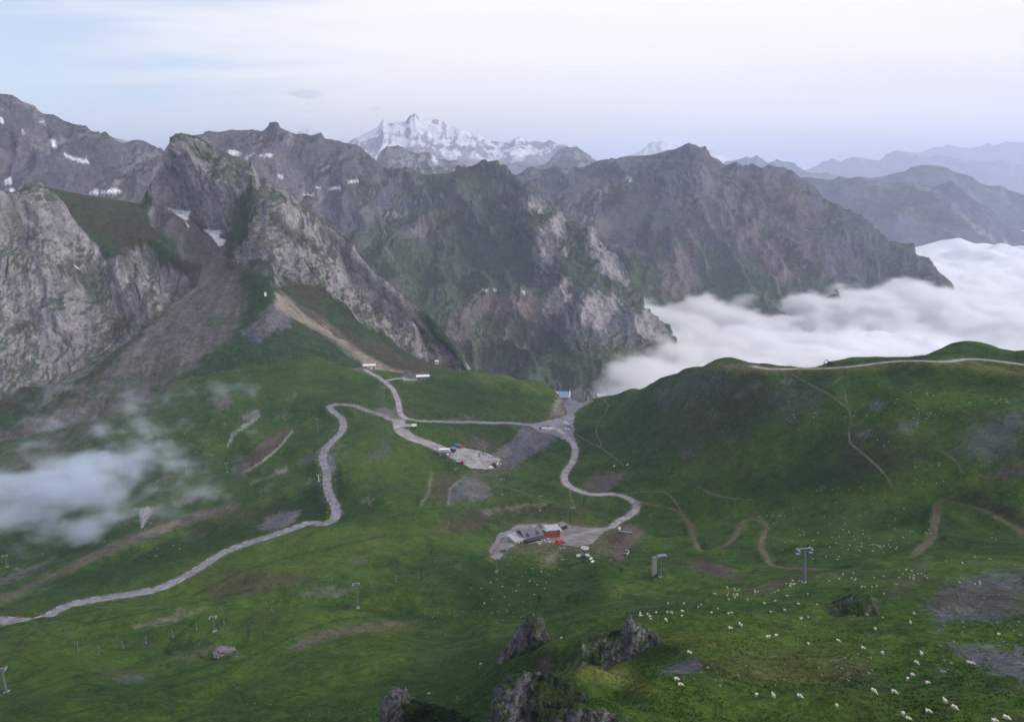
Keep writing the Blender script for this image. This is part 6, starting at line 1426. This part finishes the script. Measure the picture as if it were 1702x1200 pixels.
def scatter(name, zones, mats, smin, smax, seed, kind='stuff', rmin=None):
    rg_ = np.random.default_rng(seed); base = []
    for me in st_m: base.append((np.array([v.co[:] for v in me.vertices]), np.array([p.vertices[:] for p in me.polygons])))
    V, F_, nn_ = [], [], 0
    for (x0, y0, x1, y1, cnt, sc) in zones:
        px = rg_.uniform(x0, x1, cnt); py = rg_.uniform(y0, y1, cnt); P = hit(px, py, rmin)
        for p_ in P:
            v, f = base[rg_.integers(3)]; s = rg_.uniform(smin, smax) * sc * rg_.uniform(.6, 1.2); a_ = rg_.uniform(0, 6.28); c, s_ = math.cos(a_), math.sin(a_)
            vv = v * s; vv = np.c_[vv[:, 0] * c - vv[:, 1] * s_, vv[:, 0] * s_ + vv[:, 1] * c, vv[:, 2]] + p_ + [0, 0, .05 * s]
            V.append(vv); F_.append(f + nn_); nn_ += len(v)
    me = bpy.data.meshes.new(name); me.from_pydata(np.concatenate(V).tolist(), [], np.concatenate(F_).tolist()); me.materials.append(mats)
    o = bpy.data.objects.new(name, me); C.objects.link(o); o['kind'] = kind; return o
scatter('loose_stones', [(795,752,828,762,26,1.6),(480,590,520,625,24,1.1),(820,775,850,790,14,1.4),(232,846,252,872,40,1.2),(405,770,480,790,30,.9),(890,915,928,935,50,.9),(660,1015,900,1035,46,.55),(1060,620,1300,660,26,.9),(150,600,420,760,110,1.5),(40,820,330,930,60,1.1),
    (520,740,560,860,24,1.),(740,800,830,860,40,.8),(1150,1085,1450,1140,90,.35),(620,1040,800,1190,50,.35),(1560,960,1702,1120,110,.45),(300,1160,620,1200,24,.4),(0,780,330,840,40,1.3),(960,860,1060,930,24,.7),(1500,620,1702,780,60,.8)], Q['grit'], .5, 1.4, 5)
for px, py, rr_, w_, h_ in [(508, 157, 14000., 250., 75.), (624, 182, 15500., 120., 45.)]:
    bm = bmesh.new(); bmesh.ops.create_icosphere(bm, subdivisions=5, radius=1.0)
    c_ = np.array([v.co[:] for v in bm.verts]); n_ = 1 + .45 * fbm3(c_[:, 0] * 1.6 + px, c_[:, 1] * 1.6, c_[:, 2] * 1.2, 5, .6)
    for v, k in zip(bm.verts, n_): v.co = Vector((v.co.x * w_ * float(k), v.co.y * w_ * float(k), v.co.z * h_ * float(k)))
    me = bpy.data.meshes.new('cloud'); bm.to_mesh(me); bm.free()
    mc = bpy.data.materials.new('cloud_vapour'); mc.use_nodes = True; tt_ = mc.node_tree; tt_.nodes.clear(); oo = N(tt_, 'ShaderNodeOutputMaterial'); vv = N(tt_, 'ShaderNodeVolumePrincipled', inp={'Color': (.86, .86, .92, 1), 'Density': .0016 if w_ > 200 else .0010}); L(tt_, vv.outputs[0], oo.inputs['Volume'])
    me.materials.append(mc); o = bpy.data.objects.new('cloud', me); C.objects.link(o); o.location = Vector(pt(px, py, rr_)); o['kind'] = 'stuff'
# ------------------------------------------------------------------ sheep
def sheep_mesh(name, graze=True, lie=False):
    me = bpy.data.meshes.new(name); hz_ = .38 if lie else .68; e = .14 if lie else 0
    vs = [(-.42,0,hz_),(-.15,0,hz_+.03),(.15,0,hz_+.02),(.38,0,hz_),(.56,0,hz_-(.12 if graze else -.18)),(.72,0,hz_-(.38 if graze else -.30)),(.86,0,hz_-(.50 if graze else -.24)),(-.56,0,hz_-.06),(-.60,0,hz_-.28)]
    es = [(0,1),(1,2),(2,3),(3,4),(4,5),(5,6),(0,7),(7,8)]; rs = [.26,.31,.30,.24,.15,.11,.06,.10,.04]
    if not lie:
        for x, par in ((-.36, 0), (.32, 3)):
            for s in (-1, 1):
                i = len(vs); vs += [(x, s*.15, .42), (x + .02, s*.16, .22), (x, s*.16, 0)]; es += [(par, i), (i, i+1), (i+1, i+2)]; rs += [.12,.055,.045]
    for s in (-1, 1): i = len(vs); vs.append((vs[5][0] - .06, s*.16, vs[5][2] + .04)); es.append((5, i)); rs.append(.035)
    me.from_pydata(vs, es, []); o = bpy.data.objects.new(name, me); C.objects.link(o)
    m = o.modifiers.new('s', 'SKIN'); 
    for v, r in zip(me.skin_vertices[0].data, rs): v.radius = (r, r)
    me.skin_vertices[0].data[1].use_root = True
    o.modifiers.new('b', 'SUBSURF').levels = 1
    dg = bpy.context.evaluated_depsgraph_get(); m2 = bpy.data.meshes.new_from_object(o.evaluated_get(dg)); m2.name = name
    bpy.data.objects.remove(o); m2.materials.clear(); m2.materials.append(Q['wool']); m2.materials.append(Q['face'])
    for p_ in m2.polygons:
        p_.use_smooth = True; c = p_.center
        if c.x > .62 or (c.z < .30 and not lie): p_.material_index = 1
    return m2
SM = [sheep_mesh('sheep', True), sheep_mesh('sheep', False), sheep_mesh('sheep', True, True)]
def sheep(px, py, label, kind=None, rz=None, sc=None, group='sheep of the flock', rmin=None):
    q = at(px, py, rmin)
    o = bpy.data.objects.new('sheep', SM[kind if kind is not None else random.choice([0, 0, 0, 0, 1, 2])]); C.objects.link(o); o.location = q - Vector((0, 0, .03)); s = (sc or random.uniform(1.0, 1.2)) * (.60 if py > 1030 else .50)
    o.scale = (s, s, s); o.rotation_euler = (0, 0, random.uniform(0, 6.28) if rz is None else rz); return tagp(o, label, 'sheep', group)
near = [(1124,1131,'sheep standing just right of the grassy knoll, upper of two',.2),(1131,1139,'sheep lying just right of the grassy knoll, lower of two',0),(1257,1158,'sheep facing away, left one of three in a row near the bottom',1.2),(1285,1160,'sheep facing away, middle one of three in a row near the bottom',1.7),(1329,1160,'grazing sheep, right one of three in a row near the bottom',-.4),
 (1390,1176,'single round sheep near the bottom below the scrubby patch',1.5),(1452,1152,'grazing sheep, left one of the two below the scrubby patch',-.9),(1486,1153,'sheep walking right, right one of the two below the scrubby patch',-.3),(1508,1131,'grazing sheep, lower left of three right of the scrubby patch',1.0),(1516,1124,'grazing sheep, topmost of three right of the scrubby patch',.2),(1542,1136,'sheep lying, rightmost of three right of the scrubby patch',0),
 (1523,1104,'sheep alone above the three beside the scrubby patch',-.8),(1531,1090,'small sheep facing away left of the dark gravel fan',1.4),(1608,1104,'left sheep of a pair at the edge of the dark gravel fan',1.2),(1616,1104,'right sheep of a pair at the edge of the dark gravel fan',-.3),(1570,1169,'sheep facing away below the dark gravel fan',1.6),(1586,1180,'sheep climbing below the dark gravel fan, lower of two',-.8),
 (1543,1186,'grazing sheep left of the two below the gravel fan',-.3),(1500,1190,'round sheep at the bottom edge, left of a pair',1.3),(1510,1196,'sheep at the bottom edge, right of a pair',-.5),(1673,1195,'large sheep at the bottom edge near the right corner',-.7),(1653,1199,'sheep half cut by the bottom edge near the right corner',0),
 (1146,1086,'sheep alone on the turf right of the blue grey crag',-.6),(1213,1046,'sheep left of the pair on the grassy brow',.3),(1229,1040,'left sheep of the pair on the grassy brow',1.4),(1232,1042,'right sheep of the pair on the grassy brow',1.2),(1276,1061,'left sheep of two on the turf below the brow',.2),(1290,1057,'right sheep of two on the turf below the brow',.4),(1343,1071,'sheep facing away in the middle of the right pasture',1.5),
 (1393,1067,'sheep walking right below the low rock ledge',-.4),(1434,1079,'grazing sheep well below the low rock ledge',.1),(1466,1088,'small sheep above the scrubby patch, right side',1.5),(1454,1048,'sheep standing directly below the low rock ledge',1.6),(1513,1037,'sheep right of and below the low rock ledge',1.5),(1519,1021,'sheep right of the low rock ledge',.3),(1660,1055,'lone sheep left of the dark gravel fan top',.2),
 (1467,1028,'sheep at the right foot of the low rock ledge',1.0),(1440,1023,'sheep at the foot of the low rock ledge',-.3),(1331,1030,'left sheep of two below left of the low rock ledge',.3),(1343,1028,'right sheep of two below left of the low rock ledge',1.3),(1304,1015,'sheep left of the low rock ledge',.2),(1281,1018,'sheep beside the dark tussocks left of the ledge',.2),(1270,1004,'sheep above the dark tussocks left of the ledge',.2),
 (1327,1005,'sheep on the slope left of the low rock ledge',.3),(1358,1006,'sheep touching the left end of the low rock ledge',.2),(1211,1020,'left sheep of two on the grassy brow rim',.5),(1216,1020,'right sheep of two on the grassy brow rim',1.1),(1469,988,'sheep above the low rock ledge',1.0),(933,1061,'sheep between the pointed crag and the blue grey crag',1.2),(799,1105,'sheep left of the pointed crag',.4),(713,1153,'sheep above the lower left rocky stump',.4)]
for px, py, lab, rz in near: sheep(px, py, lab, kind=(2 if 'lying' in lab else (0 if 'grazing' in lab else None)), rz=rz)
FL = [('sheep of the flock in the bowl', [
  (1290,860,14,7,12,'small white sheep bunched beside the top loop of the earth track'),(1420,898,42,20,34,'small white sheep in the big flock filling the middle of the bowl'),(1465,905,16,7,11,'small white sheep packed on the right side of the bowl flock'),
  (1400,850,50,22,10,'small white sheep spread thinly on the slope above the bowl flock'),(1345,895,30,16,7,'small white sheep between the track loop and the bowl flock'),(1543,887,6,5,5,'small white sheep standing on the rising part of the earth track'),
  (1515,885,3,3,2,'one of two small sheep left of the rising earth track'),(1650,890,8,6,2,'one of two small sheep in the hollow inside the big track bend'),(1380,925,14,6,4,'small white sheep just above the flat part of the earth track')]),
 ('sheep along the near rim', [(1222,984,20,8,20,'small white sheep in the dense knot well left of the tall blue pylon'),(1320,972,6,4,9,'small white sheep crowded at the foot of the tall blue pylon'),(1290,988,30,6,8,'small white sheep in the gap between the dense knot and the pylon'),
  (1400,962,30,9,8,'small white sheep on the near rim just right of the tall blue pylon'),(1500,950,26,7,8,'small white sheep on the near rim below the rising earth track'),(1520,960,14,4,5,'small white sheep lowest on the near rim below the rising track'),
  (1610,972,10,6,4,'small white sheep at the top edge of the dark gravel patch'),(1640,935,30,6,4,'small white sheep near the right edge above the dark gravel patch'),(1450,972,26,7,6,'small white sheep above the low dark rock ledge')]),
 ('sheep high on the right hill', [(1332,692,26,10,11,'distant small sheep on the brown slope left of the long thin path'),(1420,692,14,4,5,'distant small sheep beside the upper part of the long thin path'),(1475,668,20,6,5,'distant small sheep around the small grey rock patch high on the hill'),
  (1550,655,14,3,4,'distant small sheep in the short row high below the ridge track'),(1535,690,14,10,8,'distant small sheep above the start of the short thin path'),(1600,668,10,4,3,'distant small sheep between the high row and the right edge'),(1670,666,16,5,6,'distant small sheep high near the right edge of the view'),
  (1535,768,18,8,7,'distant small sheep in the hollow between the two short paths'),(1360,812,10,5,5,'distant small sheep low on the hill in a tight little group'),(1410,814,20,4,4,'distant small sheep low on the hill right of the tight group'),(1555,802,20,4,6,'distant small sheep above the peak of the earth track'),(1470,735,14,8,3,'distant small sheep right of the bend in the long path'),(1155,645,40,12,3,'distant small sheep near the crest at the left of the hill')]),
 ('sheep above the crags', [(1110,1020,28,9,9,'small white sheep in the loose file right of the crag pinnacle'),(1075,1026,8,4,6,'small white sheep close behind the crag pinnacle'),(1140,1005,30,6,5,'small white sheep higher up behind the loose file'),(960,1040,24,8,4,'small white sheep between the two pointed crags'),(1000,990,50,10,4,'small white sheep scattered on the slope behind the pinnacle')]),
 ('sheep near the chalet', [(1100,868,6,6,5,'small white sheep in the meadow beside the road bend'),(1092,855,20,5,3,'small white sheep under the start of the earth track'),(1055,925,6,6,4,'small white sheep right of the black pickup truck'),(1240,940,14,6,6,'small white sheep right of the bare brown hollow'),(1180,965,6,3,3,'small white sheep just below the bare brown hollow'),(1120,985,20,6,2,'one of two sheep below the blue headed pylon'),(1150,890,20,12,2,'one of two sheep in the meadow left of the first track bend')])]
rs_ = np.random.default_rng(3); tot = 0
for grp, cl in FL:
    for cx, cyy, sx_, sy_, n_, lab in cl:
        for k in range(n_):
            if tot >= 248: break
            px, py = cx + rs_.normal() * sx_, cyy + rs_.normal() * sy_ * .8
            if px > 1700: continue
            sheep(px, py, lab, sc=random.uniform(.95, 1.25), group=grp); tot += 1
# ------------------------------------------------------------------ rough grass in the foreground
gt = np.random.default_rng(11); nT = 46000
rr_ = np.sqrt(gt.uniform(60. ** 2, 215. ** 2, nT)) ; rr_ = 60 + (rr_ - 60) * gt.uniform(.25, 1, nT); aa = gt.uniform(R(-36), R(36), nT)
tx, ty = rr_ * np.sin(aa), rr_ * np.cos(aa)
keep = (fbm2(tx / 9, ty / 9, 3) + .5 * noise2(tx / 2.2, ty / 2.2) + gt.normal(0, .25, nT)) > .02
tx, ty = tx[keep], ty[keep]; tz = ground_z(tx, ty); nT = len(tx)
ok = np.ones(nT, bool)
V, CC, Fs = [], [], []
h = gt.uniform(.10, .30, nT) * (1 + .5 * noise2(tx / 7, ty / 7)); a0 = gt.uniform(0, 6.28, nT)
tone = np.clip(.5 + .5 * noise2(tx / 12, ty / 12) + gt.normal(0, .22, nT), 0, 1)
jj, ii = row_of(np.hypot(tx, ty)), col_of(np.arctan2(tx, ty)); cG = np.stack([bil(col[..., k], jj, ii) for k in range(3)], 1)
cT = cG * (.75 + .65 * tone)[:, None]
for b_ in range(5):
    an = a0 + b_ * 1.2566 + gt.uniform(-.3, .3, nT); w = h * .30; lean = h * gt.uniform(.3, .9, nT)
    bx, by = np.cos(an), np.sin(an)
    p0 = np.stack([tx + bx * w * .3 - by * w, ty + by * w * .3 + bx * w, tz - .05], 1); p1 = np.stack([tx + bx * w * .3 + by * w, ty + by * w * .3 - bx * w, tz - .05], 1)
    p2 = np.stack([tx + bx * lean, ty + by * lean, tz + h], 1)
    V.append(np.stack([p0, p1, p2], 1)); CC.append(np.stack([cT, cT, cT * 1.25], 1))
V = np.concatenate(V).reshape(-1, 3); CC = np.concatenate(CC).reshape(-1, 3); nf = len(V) // 3
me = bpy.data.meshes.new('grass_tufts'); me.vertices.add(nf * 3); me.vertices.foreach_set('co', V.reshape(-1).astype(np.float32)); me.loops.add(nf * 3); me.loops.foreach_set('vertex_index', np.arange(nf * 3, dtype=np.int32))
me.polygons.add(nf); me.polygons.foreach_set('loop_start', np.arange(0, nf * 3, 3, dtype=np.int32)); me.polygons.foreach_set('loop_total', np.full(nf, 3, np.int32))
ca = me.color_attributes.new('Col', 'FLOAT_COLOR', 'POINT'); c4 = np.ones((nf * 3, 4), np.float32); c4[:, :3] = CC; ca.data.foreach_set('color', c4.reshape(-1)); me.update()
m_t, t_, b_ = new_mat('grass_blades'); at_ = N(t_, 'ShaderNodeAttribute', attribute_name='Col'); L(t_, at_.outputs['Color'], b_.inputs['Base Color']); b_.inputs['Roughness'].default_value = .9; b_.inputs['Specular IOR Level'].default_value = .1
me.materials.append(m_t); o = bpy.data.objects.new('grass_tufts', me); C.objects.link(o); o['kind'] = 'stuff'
